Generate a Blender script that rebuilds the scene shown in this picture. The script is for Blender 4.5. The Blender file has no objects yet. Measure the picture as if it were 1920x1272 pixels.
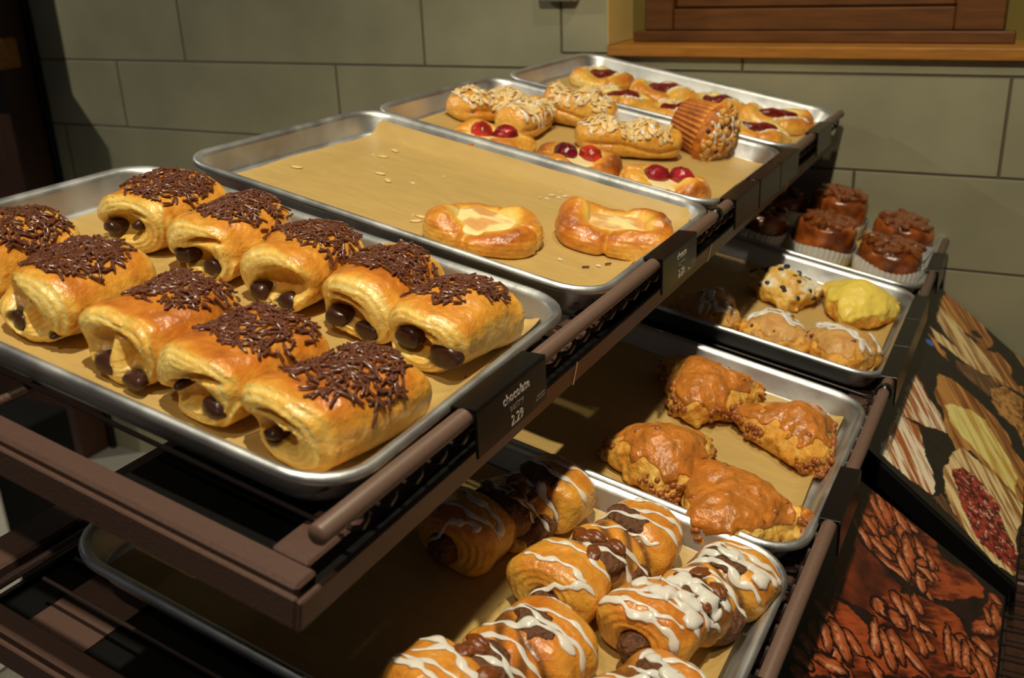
import bpy, math, random
import numpy as np
from mathutils import Matrix, Vector
from mathutils.bvhtree import BVHTree

SC = bpy.context.scene
COL = SC.collection

# ------------------------------------------------------------------ camera
CAM = np.array([0.74886, -0.36578, 0.18169])
YAW, PITCH, ROLL = 0.49117, 0.36954, -0.04047
_cy, _sy, _cp, _sp = math.cos(YAW), math.sin(YAW), math.cos(PITCH), math.sin(PITCH)
_fw = np.array([-_sy*_cp, _cy*_cp, -_sp]); _rt = np.array([_cy, _sy, 0.0]); _up = np.cross(_rt, _fw)
_r2 = math.cos(ROLL)*_rt + math.sin(ROLL)*_up
_u2 = -math.sin(ROLL)*_rt + math.cos(ROLL)*_up
cam_d = bpy.data.cameras.new('camera')
cam = bpy.data.objects.new('camera', cam_d); COL.objects.link(cam)
cam.matrix_world = Matrix(((_r2[0], _u2[0], -_fw[0], CAM[0]), (_r2[1], _u2[1], -_fw[1], CAM[1]),
                           (_r2[2], _u2[2], -_fw[2], CAM[2]), (0, 0, 0, 1)))
cam_d.sensor_fit = 'HORIZONTAL'; cam_d.sensor_width = 36.0
cam_d.lens = 36.0*1894.0/1920.0
cam_d.clip_start = 0.02; cam_d.clip_end = 50
cam_d.dof.use_dof = True; cam_d.dof.focus_distance = 0.83; cam_d.dof.aperture_fstop = 9.0
SC.camera = cam

# ------------------------------------------------------------------ world, lamps, exposure
w = bpy.data.worlds.new('world'); SC.world = w; w.use_nodes = True
w.node_tree.nodes['Background'].inputs[0].default_value = (0.80, 0.86, 1.0, 1)
w.node_tree.nodes['Background'].inputs[1].default_value = 0.034
SC.view_settings.view_transform = 'Standard'; SC.view_settings.look = 'None'
SC.view_settings.gamma = 1.0; SC.view_settings.exposure = 0.0

def lamp(name, kind, loc, target, power, color, size=0.05, spot=None, blend=0.3):
    d = bpy.data.lights.new(name, kind); o = bpy.data.objects.new(name, d); COL.objects.link(o)
    d.energy = power; d.color = color
    if kind == 'AREA':
        d.shape = 'DISK'; d.size = size
    else:
        d.shadow_soft_size = size
    if kind == 'SPOT':
        d.spot_size = math.radians(spot); d.spot_blend = blend
    o.location = loc
    o.rotation_euler = (Vector(target)-Vector(loc)).to_track_quat('-Z', 'Y').to_euler()
    return o
WARM = (1.0, 0.90, 0.66)
lamp('ceiling_spotlight', 'SPOT', (0.69, -0.16, 1.45), (0.40, 0.42, -0.1), 95, WARM, 0.022, 82, 0.5)
lamp('ceiling_spotlight', 'SPOT', (0.66, 0.75, 1.45), (0.40, 0.95, -0.1), 24, WARM, 0.022, 70, 0.6)
lamp('wall_fill_light', 'SPOT', (-2.68, 0.20, 1.7), (-1.0, 1.38, -0.2), 125, (1.0, 0.93, 0.72), 0.03, 66, 0.9)  # added lamp: brightens the tiles and throws the cabinet's shadow strip on them
lamp('room_spotlight', 'SPOT', (0.72, -1.02, 1.55), (0.25, 0.15, -0.15), 34, WARM, 0.03, 50, 0.7)

# ------------------------------------------------------------------ helpers
TH = 0.2008                      # the shelves slope towards the customer
Vv = np.array([math.cos(TH), 0, -math.sin(TH)]); Uv = np.array([0, 1.0, 0]); Wv = np.array([math.sin(TH), 0, math.cos(TH)])
def P(v, u, w_):
    return Vv*v + Uv*u + Wv*w_
def frame(v, u, w_, a=0.0, pitch=0.0):
    """matrix of a thing standing on a shelf: local x turned by a degrees from the tray's long axis"""
    a = math.radians(a)
    ex = math.cos(a)*Vv + math.sin(a)*Uv; ey = -math.sin(a)*Vv + math.cos(a)*Uv; p = P(v, u, w_)
    M = Matrix(((ex[0], ey[0], Wv[0], p[0]), (ex[1], ey[1], Wv[1], p[1]), (ex[2], ey[2], Wv[2], p[2]), (0, 0, 0, 1)))
    return M
def lin(c):
    c = np.asarray(c, float)/255.0
    return np.where(c <= 0.04045, c/12.92, ((c+0.055)/1.055)**2.4)
def L4(*c):
    return tuple(lin(c)) + (1.0,)

def hash3(i, j, k, s):
    h = np.sin(i*127.1 + j*311.7 + k*74.7 + s*53.3)*43758.5453
    return h - np.floor(h)
def vn(x, y, z, s=0):
    i, j, k = np.floor(x), np.floor(y), np.floor(z)
    f, g, h = x-i, y-j, z-k
    f, g, h = f*f*(3-2*f), g*g*(3-2*g), h*h*(3-2*h)
    def H(a, b, c): return hash3(i+a, j+b, k+c, s)
    c00 = H(0,0,0)*(1-f)+H(1,0,0)*f; c10 = H(0,1,0)*(1-f)+H(1,1,0)*f
    c01 = H(0,0,1)*(1-f)+H(1,0,1)*f; c11 = H(0,1,1)*(1-f)+H(1,1,1)*f
    return ((c00*(1-g)+c10*g)*(1-h) + (c01*(1-g)+c11*g)*h)*2-1
def fbm(x, y, z, f0, s=0, n=3):
    r = 0; a = 1.0; t = 0
    for q in range(n):
        r = r + a*vn(x*f0*2**q, y*f0*2**q, z*f0*2**q, s+q*7); t += a; a *= 0.5
    return r/t
def ss(a, b, x):
    t = np.clip((x-a)/(b-a), 0, 1); return t*t*(3-2*t)
def smin(a, b, k):
    h = np.clip(0.5+0.5*(b-a)/k, 0, 1); return b*(1-h)+a*h - k*h*(1-h)
def smax(a, b, k): return -smin(-a, -b, k)

def nets(f, lo, hi, h):
    """surface of the signed distance f inside a box, as vertices and quads"""
    ax = [np.arange(lo[i], hi[i]+h, h) for i in range(3)]
    X, Y, Z = np.meshgrid(*ax, indexing='ij')
    D = f(X, Y, Z)
    n = D.shape; m = tuple(q-1 for q in n)
    S = D < 0
    off = [(i, j, k) for i in (0,1) for j in (0,1) for k in (0,1)]
    cnt = np.zeros(m, int)
    for i, j, k in off: cnt += S[i:i+m[0], j:j+m[1], k:k+m[2]]
    act = np.argwhere((cnt > 0) & (cnt < 8))
    idx = -np.ones(m, int); idx[tuple(act.T)] = np.arange(len(act))
    vals = np.stack([D[act[:,0]+i, act[:,1]+j, act[:,2]+k] for i, j, k in off], 1)
    acc = np.zeros((len(act), 3)); c = np.zeros(len(act))
    for a in range(8):
        for b in range(a+1, 8):
            oa, ob = np.array(off[a]), np.array(off[b])
            if np.abs(oa-ob).sum() != 1: continue
            va, vb = vals[:,a], vals[:,b]; cr = (va < 0) != (vb < 0)
            t = np.where(cr, va/np.where(cr, va-vb, 1), 0)
            acc += (oa + t[:,None]*(ob-oa))*cr[:,None]; c += cr
    Vt = (act + acc/c[:,None])*h + np.array([a[0] for a in ax])
    F = []
    for d in range(3):
        e = [0,0,0]; e[d] = 1
        A = S[:n[0]-e[0], :n[1]-e[1], :n[2]-e[2]]; B = S[e[0]:, e[1]:, e[2]:]
        ij = np.argwhere(A != B); d1, d2 = (d+1)%3, (d+2)%3
        ok = (ij[:,d1] > 0) & (ij[:,d2] > 0) & (ij[:,d1] < m[d1]) & (ij[:,d2] < m[d2]); ij = ij[ok]
        fl = A[tuple(ij.T)]
        q = []
        for s1, s2 in ((1,1),(0,1),(0,0),(1,0)):
            t = ij.copy(); t[:,d1] -= s1; t[:,d2] -= s2; q.append(idx[tuple(t.T)])
        q = np.stack(q, 1); q[~fl] = q[~fl][:, ::-1]; F.append(q)
    return Vt, np.concatenate(F)

def mesh(name, V, F, mats, col=None, smooth=True, mi=None):
    """V Nx3, F list of arrays or of index tuples"""
    me = bpy.data.meshes.new(name)
    if isinstance(F, np.ndarray):
        k = F.shape[1]; nf = len(F)
        me.vertices.add(len(V)); me.vertices.foreach_set('co', np.asarray(V, np.float32).ravel())
        me.loops.add(nf*k); me.loops.foreach_set('vertex_index', F.astype(np.int32).ravel())
        me.polygons.add(nf); me.polygons.foreach_set('loop_start', np.arange(0, nf*k, k, dtype=np.int32))
        me.update(calc_edges=True)
    else:
        me.from_pydata([tuple(map(float, p)) for p in V], [], [tuple(map(int, f)) for f in F]); me.update()
    me.polygons.foreach_set('use_smooth', np.full(len(me.polygons), smooth))
    for m_ in (mats if isinstance(mats, (list, tuple)) else [mats]): me.materials.append(m_)
    if mi is not None: me.polygons.foreach_set('material_index', np.asarray(mi, np.int32))
    if col is not None:
        a = me.color_attributes.new('Col', 'FLOAT_COLOR', 'POINT')
        a.data.foreach_set('color', np.concatenate([col, np.ones((len(col),1))], 1).astype(np.float32).ravel())
    return me
def normals(V, F):
    me = bpy.data.meshes.new('tmp_normals'); me.vertices.add(len(V)); me.vertices.foreach_set('co', V.astype(np.float32).ravel())
    k = F.shape[1]; me.loops.add(len(F)*k); me.loops.foreach_set('vertex_index', F.astype(np.int32).ravel())
    me.polygons.add(len(F)); me.polygons.foreach_set('loop_start', np.arange(0, len(F)*k, k, dtype=np.int32)); me.update(calc_edges=True)
    N = np.zeros(len(V)*3, np.float32); me.vertices.foreach_get('normal', N); bpy.data.meshes.remove(me)
    return N.reshape(-1, 3).astype(float)

def tag(o, label=None, cat=None, group=None, kind=None):
    if label: o['label'] = label
    if cat: o['category'] = cat
    if group: o['group'] = group
    if kind: o['kind'] = kind
    return o
def thing(name, M, label, cat, group=None):
    o = bpy.data.objects.new(name, None); COL.objects.link(o); o.empty_display_size = 0.02
    o.matrix_world = M
    return tag(o, label, cat, group)
def part(name, me, parent=None, M=None):
    o = bpy.data.objects.new(name, me); COL.objects.link(o)
    if parent is not None: o.parent = parent
    if M is not None: o.matrix_local = M
    return o

class MB:
    """collects simple shapes into one mesh"""
    def __init__(s): s.V = []; s.F = []
    def add(s, V, F):
        b = len(s.V); s.V += [tuple(p) for p in V]; s.F += [tuple(i+b for i in f) for f in F]; return s
    def box(s, x0, x1, y0, y1, z0, z1, bev=0.0, ax=None, o=None):
        """box with chamfered edges, in the axes ax (rows) from o"""
        if bev <= 0:
            V = [(x,y,z) for x in (x0,x1) for y in (y0,y1) for z in (z0,z1)]
            F = [(0,1,3,2),(4,6,7,5),(0,4,5,1),(2,3,7,6),(0,2,6,4),(1,5,7,3)]
        else:
            V = []; F = []; ix = {}
            X = (x0,x1); Y = (y0,y1); Z = (z0,z1)
            for i in (0,1):
                for j in (0,1):
                    for k in (0,1):
                        sx, sy, sz = (1,-1)[i]*bev, (1,-1)[j]*bev, (1,-1)[k]*bev
                        for c, p in enumerate(((X[i], Y[j]+sy, Z[k]+sz), (X[i]+sx, Y[j], Z[k]+sz), (X[i]+sx, Y[j]+sy, Z[k]))):
                            ix[(i,j,k,c)] = len(V); V.append(p)
            g = lambda i,j,k,c: ix[(i,j,k,c)]
            for i in (0,1):
                F.append([g(i,0,0,0), g(i,0,1,0), g(i,1,1,0), g(i,1,0,0)] if i == 0 else [g(i,0,0,0), g(i,1,0,0), g(i,1,1,0), g(i,0,1,0)])
            for j in (0,1):
                F.append([g(0,j,0,1), g(1,j,0,1), g(1,j,1,1), g(0,j,1,1)] if j == 0 else [g(0,j,0,1), g(0,j,1,1), g(1,j,1,1), g(1,j,0,1)])
            for k in (0,1):
                F.append([g(0,0,k,2), g(0,1,k,2), g(1,1,k,2), g(1,0,k,2)] if k == 0 else [g(0,0,k,2), g(1,0,k,2), g(1,1,k,2), g(0,1,k,2)])
            for j in (0,1):
                for k in (0,1): F.append([g(0,j,k,1), g(1,j,k,1), g(1,j,k,2), g(0,j,k,2)][::(1 if j==k else -1)])
            for i in (0,1):
                for k in (0,1): F.append([g(i,0,k,0), g(i,1,k,0), g(i,1,k,2), g(i,0,k,2)][::(-1 if i==k else 1)])
                for j in (0,1): F.append([g(i,j,0,0), g(i,j,1,0), g(i,j,1,1), g(i,j,0,1)][::(1 if i==j else -1)])
            for i in (0,1):
                for j in (0,1):
                    for k in (0,1):
                        t = [g(i,j,k,0), g(i,j,k,1), g(i,j,k,2)]
                        F.append(t[::(-1 if (i+j+k)%2 == 0 else 1)])
        if ax is not None:
            A = np.asarray(ax); oo = np.zeros(3) if o is None else np.asarray(o)
            V = [tuple(oo + p[0]*A[0] + p[1]*A[1] + p[2]*A[2]) for p in V]
        return s.add(V, F)
    def tube(s, pts, r, n=10, cap=True, flat=1.0, nrm=None):
        V, F = tube(pts, r, n, cap, flat, nrm); return s.add(V, F)
    def mesh(s, name, mats, smooth=False, mi=None):
        me = mesh(name, s.V, s.F, mats, smooth=smooth, mi=mi); 
        return me
def tube(pts, r, n=8, cap=True, flat=1.0, nrm=None):
    pts = [np.asarray(p, float) for p in pts]; m = len(pts)
    rr = r if hasattr(r, '__len__') else [r]*m
    V = []; F = []; prev = None
    for i, p in enumerate(pts):
        t = pts[min(i+1, m-1)] - pts[max(i-1, 0)]; t /= (np.linalg.norm(t)+1e-12)
        if nrm is not None: a = np.asarray(nrm[i], float)
        elif prev is None: a = np.array([0,0,1.0]) if abs(t[2]) < 0.9 else np.array([1.0,0,0])
        else: a = prev
        a = a - t*(a@t); a /= (np.linalg.norm(a)+1e-12); prev = a; b = np.cross(t, a)
        for k in range(n):
            q = 2*math.pi*k/n
            V.append(p + rr[i]*(math.cos(q)*a*flat + math.sin(q)*b))
    for i in range(m-1):
        for k in range(n):
            k2 = (k+1) % n
            F.append((i*n+k, i*n+k2, (i+1)*n+k2, (i+1)*n+k))
    if cap:
        F.append(tuple(range(n))[::-1]); F.append(tuple((m-1)*n+k for k in range(n)))
    return V, F

# ------------------------------------------------------------------ materials
def mat(name, base=(0.5,0.5,0.5), rough=0.5, metal=0.0, noise=0.0, nscale=40.0, bump=0.0, bscale=60.0, col=False,
        coat=0.0, spec=0.5, sss=0.0, sssr=(0.004,0.002,0.001), alpha=1.0, rvar=0.0, stretch=None, trans=0.0, speck=None):
    m = bpy.data.materials.new(name); m.use_nodes = True; nt = m.node_tree; N = nt.nodes; Lk = nt.links
    b = N['Principled BSDF']
    b.inputs['Roughness'].default_value = rough; b.inputs['Metallic'].default_value = metal
    b.inputs['Specular IOR Level'].default_value = spec
    b.inputs['Coat Weight'].default_value = coat; b.inputs['Coat Roughness'].default_value = 0.12
    if sss: 
        b.inputs['Subsurface Weight'].default_value = sss; b.inputs['Subsurface Radius'].default_value = sssr; b.inputs['Subsurface Scale'].default_value = 1.0
    b.inputs['Alpha'].default_value = alpha; b.inputs['Transmission Weight'].default_value = trans
    tc = N.new('ShaderNodeTexCoord'); src = tc.outputs['Object']
    if stretch:
        mp = N.new('ShaderNodeMapping'); mp.inputs['Scale'].default_value = stretch; Lk.new(src, mp.inputs['Vector']); src = mp.outputs[0]
    if col:
        at = N.new('ShaderNodeVertexColor'); at.layer_name = 'Col'; cs = at.outputs['Color']
    else:
        rgb = N.new('ShaderNodeRGB'); rgb.outputs[0].default_value = tuple(base[:3])+(1,); cs = rgb.outputs[0]
    if noise:
        nz = N.new('ShaderNodeTexNoise'); nz.inputs['Scale'].default_value = nscale; nz.inputs['Detail'].default_value = 5; Lk.new(src, nz.inputs['Vector'])
        mr = N.new('ShaderNodeMapRange'); mr.inputs['From Min'].default_value = 0.25; mr.inputs['From Max'].default_value = 0.75
        mr.inputs['To Min'].default_value = 1-noise; mr.inputs['To Max'].default_value = 1+noise; Lk.new(nz.outputs[0], mr.inputs['Value'])
        mx = N.new('ShaderNodeVectorMath'); mx.operation = 'SCALE'; Lk.new(cs, mx.inputs[0]); Lk.new(mr.outputs[0], mx.inputs['Scale']); cs = mx.outputs[0]
    Lk.new(cs, b.inputs['Base Color'])
    if rvar:
        n3 = N.new('ShaderNodeTexNoise'); n3.inputs['Scale'].default_value = nscale*1.7; Lk.new(src, n3.inputs['Vector'])
        m3 = N.new('ShaderNodeMapRange'); m3.inputs['From Min'].default_value = 0.3; m3.inputs['From Max'].default_value = 0.7
        m3.inputs['To Min'].default_value = max(rough-rvar, 0.03); m3.inputs['To Max'].default_value = rough+rvar; Lk.new(n3.outputs[0], m3.inputs['Value']); Lk.new(m3.outputs[0], b.inputs['Roughness'])
    if bump:
        n2 = N.new('ShaderNodeTexNoise'); n2.inputs['Scale'].default_value = bscale; n2.inputs['Detail'].default_value = 6; Lk.new(src, n2.inputs['Vector'])
        bp = N.new('ShaderNodeBump'); bp.inputs['Strength'].default_value = 1.0; bp.inputs['Distance'].default_value = bump; Lk.new(n2.outputs[0], bp.inputs['Height']); Lk.new(bp.outputs[0], b.inputs['Normal'])
        if coat: Lk.new(bp.outputs[0], b.inputs['Coat Normal'])
    return m
M_DOUGH = mat('glazed_dough', rough=0.36, col=True, noise=0.14, nscale=120, bump=0.0022, bscale=130, coat=0.6, sss=0.12, rvar=0.1)
M_SCONE = mat('scone_crumb', rough=0.6, col=True, noise=0.18, nscale=180, bump=0.0022, bscale=220, sss=0.08)
M_CARAMEL = mat('caramel_glaze', L4(196,120,46), rough=0.24, noise=0.34, nscale=70, bump=0.0032, bscale=120, coat=0.3, sss=0.15)
M_ICING = mat('white_icing', L4(255,249,238), rough=0.2, noise=0.06, nscale=60, bump=0.0006, bscale=90, coat=0.3, alpha=0.76, sss=0.1)
M_LEMON = mat('lemon_icing', L4(240,212,96), rough=0.38, noise=0.06, nscale=60, bump=0.0012, bscale=110, sss=0.2)
M_PALEGLAZE = mat('thin_glaze', L4(224,180,120), rough=0.24, noise=0.2, nscale=90, bump=0.002, bscale=120, alpha=0.42)
M_CHOC = mat('dark_chocolate', L4(62,34,26), rough=0.3, noise=0.3, nscale=80, bump=0.0008, bscale=120)
M_SPRINK = mat('chocolate_sprinkle', L4(104,62,46), rough=0.2, noise=0.25, nscale=200, coat=0.3)
M_CHEESE = mat('cheese_filling', rough=0.5, col=True, noise=0.06, nscale=150, bump=0.0008, bscale=200, sss=0.15)
M_BERRY = mat('glazed_berry', rough=0.18, col=True, noise=0.2, nscale=160, bump=0.0008, bscale=280, coat=0.6, sss=0.15, sssr=(0.006,0.001,0.001))
M_JAM = mat('cherry_jam', L4(112,16,12), rough=0.12, noise=0.35, nscale=130, bump=0.003, bscale=110, coat=0.5)
M_ALMOND = mat('almond_slice', L4(232,200,138), rough=0.5, noise=0.15, nscale=120)
M_COCONUT = mat('white_flake', L4(236,226,200), rough=0.6)
M_FILL = mat('cinnamon_filling', L4(104,62,34), rough=0.55, noise=0.5, nscale=260, bump=0.004, bscale=260)
M_PECAN = mat('glazed_pecan', L4(124,66,26), rough=0.1, noise=0.3, nscale=140, bump=0.0016, bscale=150, coat=0.7)
M_BUN = mat('caramelised_bun', rough=0.25, col=True, noise=0.25, nscale=90, bump=0.0016, bscale=100, coat=0.6)
M_BLUEB = mat('baked_blueberry', L4(34,30,44), rough=0.4, noise=0.3, nscale=150)
M_TOFFEE = mat('toffee_chip', L4(156,90,42), rough=0.34, noise=0.3, nscale=200)
M_MUFFIN = mat('muffin_crumb', rough=0.6, col=True, noise=0.25, nscale=160, bump=0.002, bscale=200)
M_CRUMB = mat('golden_streusel', L4(214,160,84), rough=0.6, noise=0.2, nscale=160)
M_ALU = mat('worn_aluminium', (0.70,0.71,0.72), rough=0.46, metal=1.0, noise=0.16, nscale=14, bump=0.0003, bscale=90, rvar=0.09)
M_PARCH = mat('baking_parchment', L4(192,160,96), rough=0.5, noise=0.07, nscale=26, bump=0.0005, bscale=70, stretch=(1,5,1), rvar=0.08)
M_BROWN = mat('brown_powder_coat', L4(86,62,53), rough=0.5, noise=0.08, nscale=300, bump=0.0003, bscale=500)
M_ROD = mat('brown_rod_coat', L4(108,84,72), rough=0.42, noise=0.08, nscale=300)
M_WIRE = mat('dark_wire', L4(52,40,36), rough=0.35)
M_BLACK = mat('black_acrylic', L4(15,14,14), rough=0.25, noise=0.1, nscale=50, spec=0.35)
M_BLACKM = mat('black_sheet_metal', L4(9,8,8), rough=0.5, spec=0.25)
M_TEXT = mat('pale_lettering', L4(205,192,176), rough=0.6)
M_TEXT2 = mat('dim_lettering', L4(120,108,98), rough=0.6)
M_PAPER = mat('white_baking_paper', L4(222,220,214), rough=0.7, noise=0.04, nscale=60, sss=0.1)
M_PRINT = mat('printed_picture', rough=0.3, col=True, noise=0.06, nscale=400)
M_WOOD = mat('oiled_wood', L4(158,104,40), rough=0.4, noise=0.28, nscale=14, stretch=(1,6,9), bump=0.0004, bscale=40)
M_WOODD = mat('shutter_wood', L4(96,58,24), rough=0.4, noise=0.3, nscale=12, stretch=(1,6,9), bump=0.0004, bscale=40)
M_WOODR = mat('dark_cabinet_wood', L4(60,34,22), rough=0.45, noise=0.3, nscale=14, stretch=(8,8,1))
M_CREAM = mat('cream_paint', L4(206,176,104), rough=0.7)
M_OLIVE = mat('olive_paint', L4(110,94,32), rough=0.7)
M_WHITE = mat('white_plastic', L4(225,222,214), rough=0.4)
M_FLOOR = mat('grey_floor_tile', L4(150,146,140), rough=0.5, noise=0.1, nscale=6)
M_DARKW = mat('dark_ceiling_paint', L4(120,110,95), rough=0.8)
M_SHRED = M_COCONUT

def tile_mat():
    m = bpy.data.materials.new('wall_tile'); m.use_nodes = True; nt = m.node_tree; N = nt.nodes; Lk = nt.links; b = N['Principled BSDF']
    tc = N.new('ShaderNodeTexCoord'); sx = N.new('ShaderNodeSeparateXYZ'); Lk.new(tc.outputs['Object'], sx.inputs[0])
    def mth(op, a, b_=None, c=None):
        n = N.new('ShaderNodeMath'); n.operation = op
        for i, q in enumerate((a, b_, c)):
            if q is None: continue
            if isinstance(q, (int, float)): n.inputs[i].default_value = q
            else: Lk.new(q, n.inputs[i])
        return n.outputs[0]
    zz = mth('DIVIDE', mth('ADD', sx.outputs['Z'], 0.031), 0.156)
    row = mth('FLOOR', zz); fz = mth('FRACT', zz)
    xx = mth('DIVIDE', mth('SUBTRACT', mth('SUBTRACT', sx.outputs['X'], 0.279), mth('MULTIPLY', row, 0.219)), 0.635)
    fx = mth('FRACT', xx); col = mth('FLOOR', xx)
    dz = mth('MULTIPLY', mth('MINIMUM', fz, mth('SUBTRACT', 1.0, fz)), 0.156)
    dx = mth('MULTIPLY', mth('MINIMUM', fx, mth('SUBTRACT', 1.0, fx)), 0.635)
    # the narrow course round the opening
    z2 = mth('ADD', mth('ABSOLUTE', mth('ADD', sx.outputs['Z'], 0.003)), mth('MULTIPLY', mth('LESS_THAN', sx.outputs['X'], -0.058), 10.0))
    x2 = mth('ADD', mth('ABSOLUTE', mth('ADD', sx.outputs['X'], 0.058)), mth('MULTIPLY', mth('LESS_THAN', sx.outputs['Z'], -0.003), 10.0))
    d = mth('MINIMUM', mth('MINIMUM', dz, dx), mth('MINIMUM', z2, x2))
    mk = N.new('ShaderNodeMapRange'); mk.interpolation_type = 'SMOOTHSTEP'; mk.inputs['From Min'].default_value = 0.0008; mk.inputs['From Max'].default_value = 0.0030
    Lk.new(d, mk.inputs['Value'])
    nz = N.new('ShaderNodeTexNoise'); nz.inputs['Scale'].default_value = 7; nz.inputs['Detail'].default_value = 8; Lk.new(tc.outputs['Object'], nz.inputs['Vector'])
    tint = N.new('ShaderNodeTexWhiteNoise'); tint.noise_dimensions = '2D'
    cb = N.new('ShaderNodeCombineXYZ'); Lk.new(row, cb.inputs[0]); Lk.new(col, cb.inputs[1]); Lk.new(cb.outputs[0], tint.inputs['Vector'])
    ram = N.new('ShaderNodeValToRGB'); ram.color_ramp.elements[0].position = 0.3; ram.color_ramp.elements[1].position = 0.75
    ram.color_ramp.elements[0].color = L4(138,134,110); ram.color_ramp.elements[1].color = L4(157,152,126)
    Lk.new(nz.outputs[0], ram.inputs[0])
    br = mth('ADD', mth('MULTIPLY', tint.outputs[0], 0.10), 0.95)
    sc = N.new('ShaderNodeVectorMath'); sc.operation = 'SCALE'; Lk.new(ram.outputs[0], sc.inputs[0]); Lk.new(br, sc.inputs['Scale'])
    mx = N.new('ShaderNodeMix'); mx.data_type = 'RGBA'; mx.inputs[6].default_value = L4(92,86,67); Lk.new(sc.outputs[0], mx.inputs[7]); Lk.new(mk.outputs[0], mx.inputs[0])
    Lk.new(mx.outputs[2], b.inputs['Base Color']); b.inputs['Roughness'].default_value = 0.5
    bp = N.new('ShaderNodeBump'); bp.inputs['Distance'].default_value = 0.003; Lk.new(mk.outputs[0], bp.inputs['Height']); Lk.new(bp.outputs[0], b.inputs['Normal'])
    return m
M_TILE = tile_mat()

# ------------------------------------------------------------------ the setting
YW = 1.3815
def struct(name, me):
    o = part(name, me); o['kind'] = 'structure'; return o
b = MB()
b.box(-4.0, 0.034, YW, YW+0.2, -1.1, 2.3); b.box(0.034, 3.0, YW, YW+0.2, -1.1, -0.007)
b.box(0.034, 1.2, YW, YW+0.2, 0.85, 2.3); b.box(1.2, 3.0, YW, YW+0.2, -0.007, 2.3)
struct('wall_back', b.mesh('wall_back', M_TILE))
struct('floor', MB().box(-4, 3, -3, YW, -1.15, -1.1).mesh('floor', M_FLOOR))
b = MB(); b.box(0.0345, 0.036, YW-0.004, YW+0.12, 0.013, 0.85)
struct('trim_1', b.mesh('cream_jamb', M_CREAM))
struct('trim_2', MB().box(0.0365, 1.2, YW+0.121, YW+0.131, -0.006, 0.85).mesh('niche_back', M_OLIVE))
o = part('window_sill', MB().box(0.0365, 1.19, YW-0.013, YW+0.12, -0.0065, 0.0125, 0.002).mesh('window_sill', M_WOOD)); o['kind'] = 'structure'; o.name = 'trim_3'
sh = thing('wooden_shutter', Matrix.Translation((0.38, YW+0.075, 0.0127)), 'brown wooden shutter panel standing on the sill of the wall opening', 'shutter')
def shp(name, x0, x1, y0, y1, z0, z1, m, bev=0.002):
    part(name, MB().box(x0-0.38, x1-0.38, y0, y1, z0, z1, bev).mesh(name, m), sh)
shp('bottom_rail', 0.062, 0.690, -0.022, 0.004, 0.0, 0.019, M_WOODD)
shp('stile', 0.080, 0.132, -0.012, 0.008, 0.0195, 0.62, M_WOODD); shp('stile', 0.600, 0.672, -0.012, 0.008, 0.0195, 0.62, M_WOODD)
shp('panel', 0.133, 0.599, 0.000, 0.010, 0.056, 0.60, M_WOODD, 0.004)
shp('cross_rail', 0.133, 0.599, -0.010, 0.008, 0.0195, 0.0555, M_WOODD)
t = thing('wall_outlet', Matrix.Translation((-0.056, YW, 0.135)), 'white plastic box fixed to the tiled wall beside the opening', 'wall box')
part('housing', MB().box(-0.038, 0.039, -0.022, 0.0, -0.046, 0.046, 0.006).mesh('housing', M_WHITE), t)
part('cover_plate', MB().box(-0.030, 0.031, -0.024, -0.0221, -0.036, 0.038, 0.001).mesh('cover_plate', M_WHITE), t)
# dark wooden cabinet at the left end of the tiles, its lit ledge, and what stands before it
t = thing('wooden_cabinet', Matrix.Translation((-1.8, 1.33, -1.1)), 'tall dark wooden cabinet at the left end of the tiled wall', 'cabinet')
part('carcass', MB().box(-0.5, 0.312, -0.05, 0.05, 0.0, 3.0, 0.004).mesh('carcass', M_WOODR), t)
part('ledge', MB().box(-0.5, 0.322, -0.115, 0.005, 1.055, 1.128, 0.006).mesh('ledge', M_WOOD), t)
part('corner_strip', MB().box(0.3125, 0.330, 0.035, 0.051, 0.0, 3.0, 0.002).mesh('corner_strip', M_BLACK), t)
t = thing('dark_filler_box', Matrix.Translation((-1.27, 0.98, -1.1)), 'low black box added to fill the dark area behind the pastry rack', 'cabinet')  # added black box that keeps the corner behind the rack dark
part('carcass', MB().box(-0.20, 0.28, -0.28, -0.08, 0.06, 0.42, 0.004).mesh('carcass', M_BLACKM), t)
part('plinth', MB().box(-0.18, 0.26, -0.26, -0.10, 0.0, 0.06).mesh('plinth', M_BLACKM), t)
t = thing('waste_bin', Matrix.Translation((-1.025, 0.57, -1.1)), 'white plastic bin at the left edge behind the lower shelf', 'bin')
part('bin_body', MB().box(-0.12, 0.115, -0.10, 0.10, 0.0, 0.55, 0.012).mesh('bin_body', M_WHITE), t)
part('bin_lid', MB().box(-0.125, 0.12, -0.105, 0.105, 0.5505, 0.575, 0.006).mesh('bin_lid', M_WHITE), t)

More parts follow.
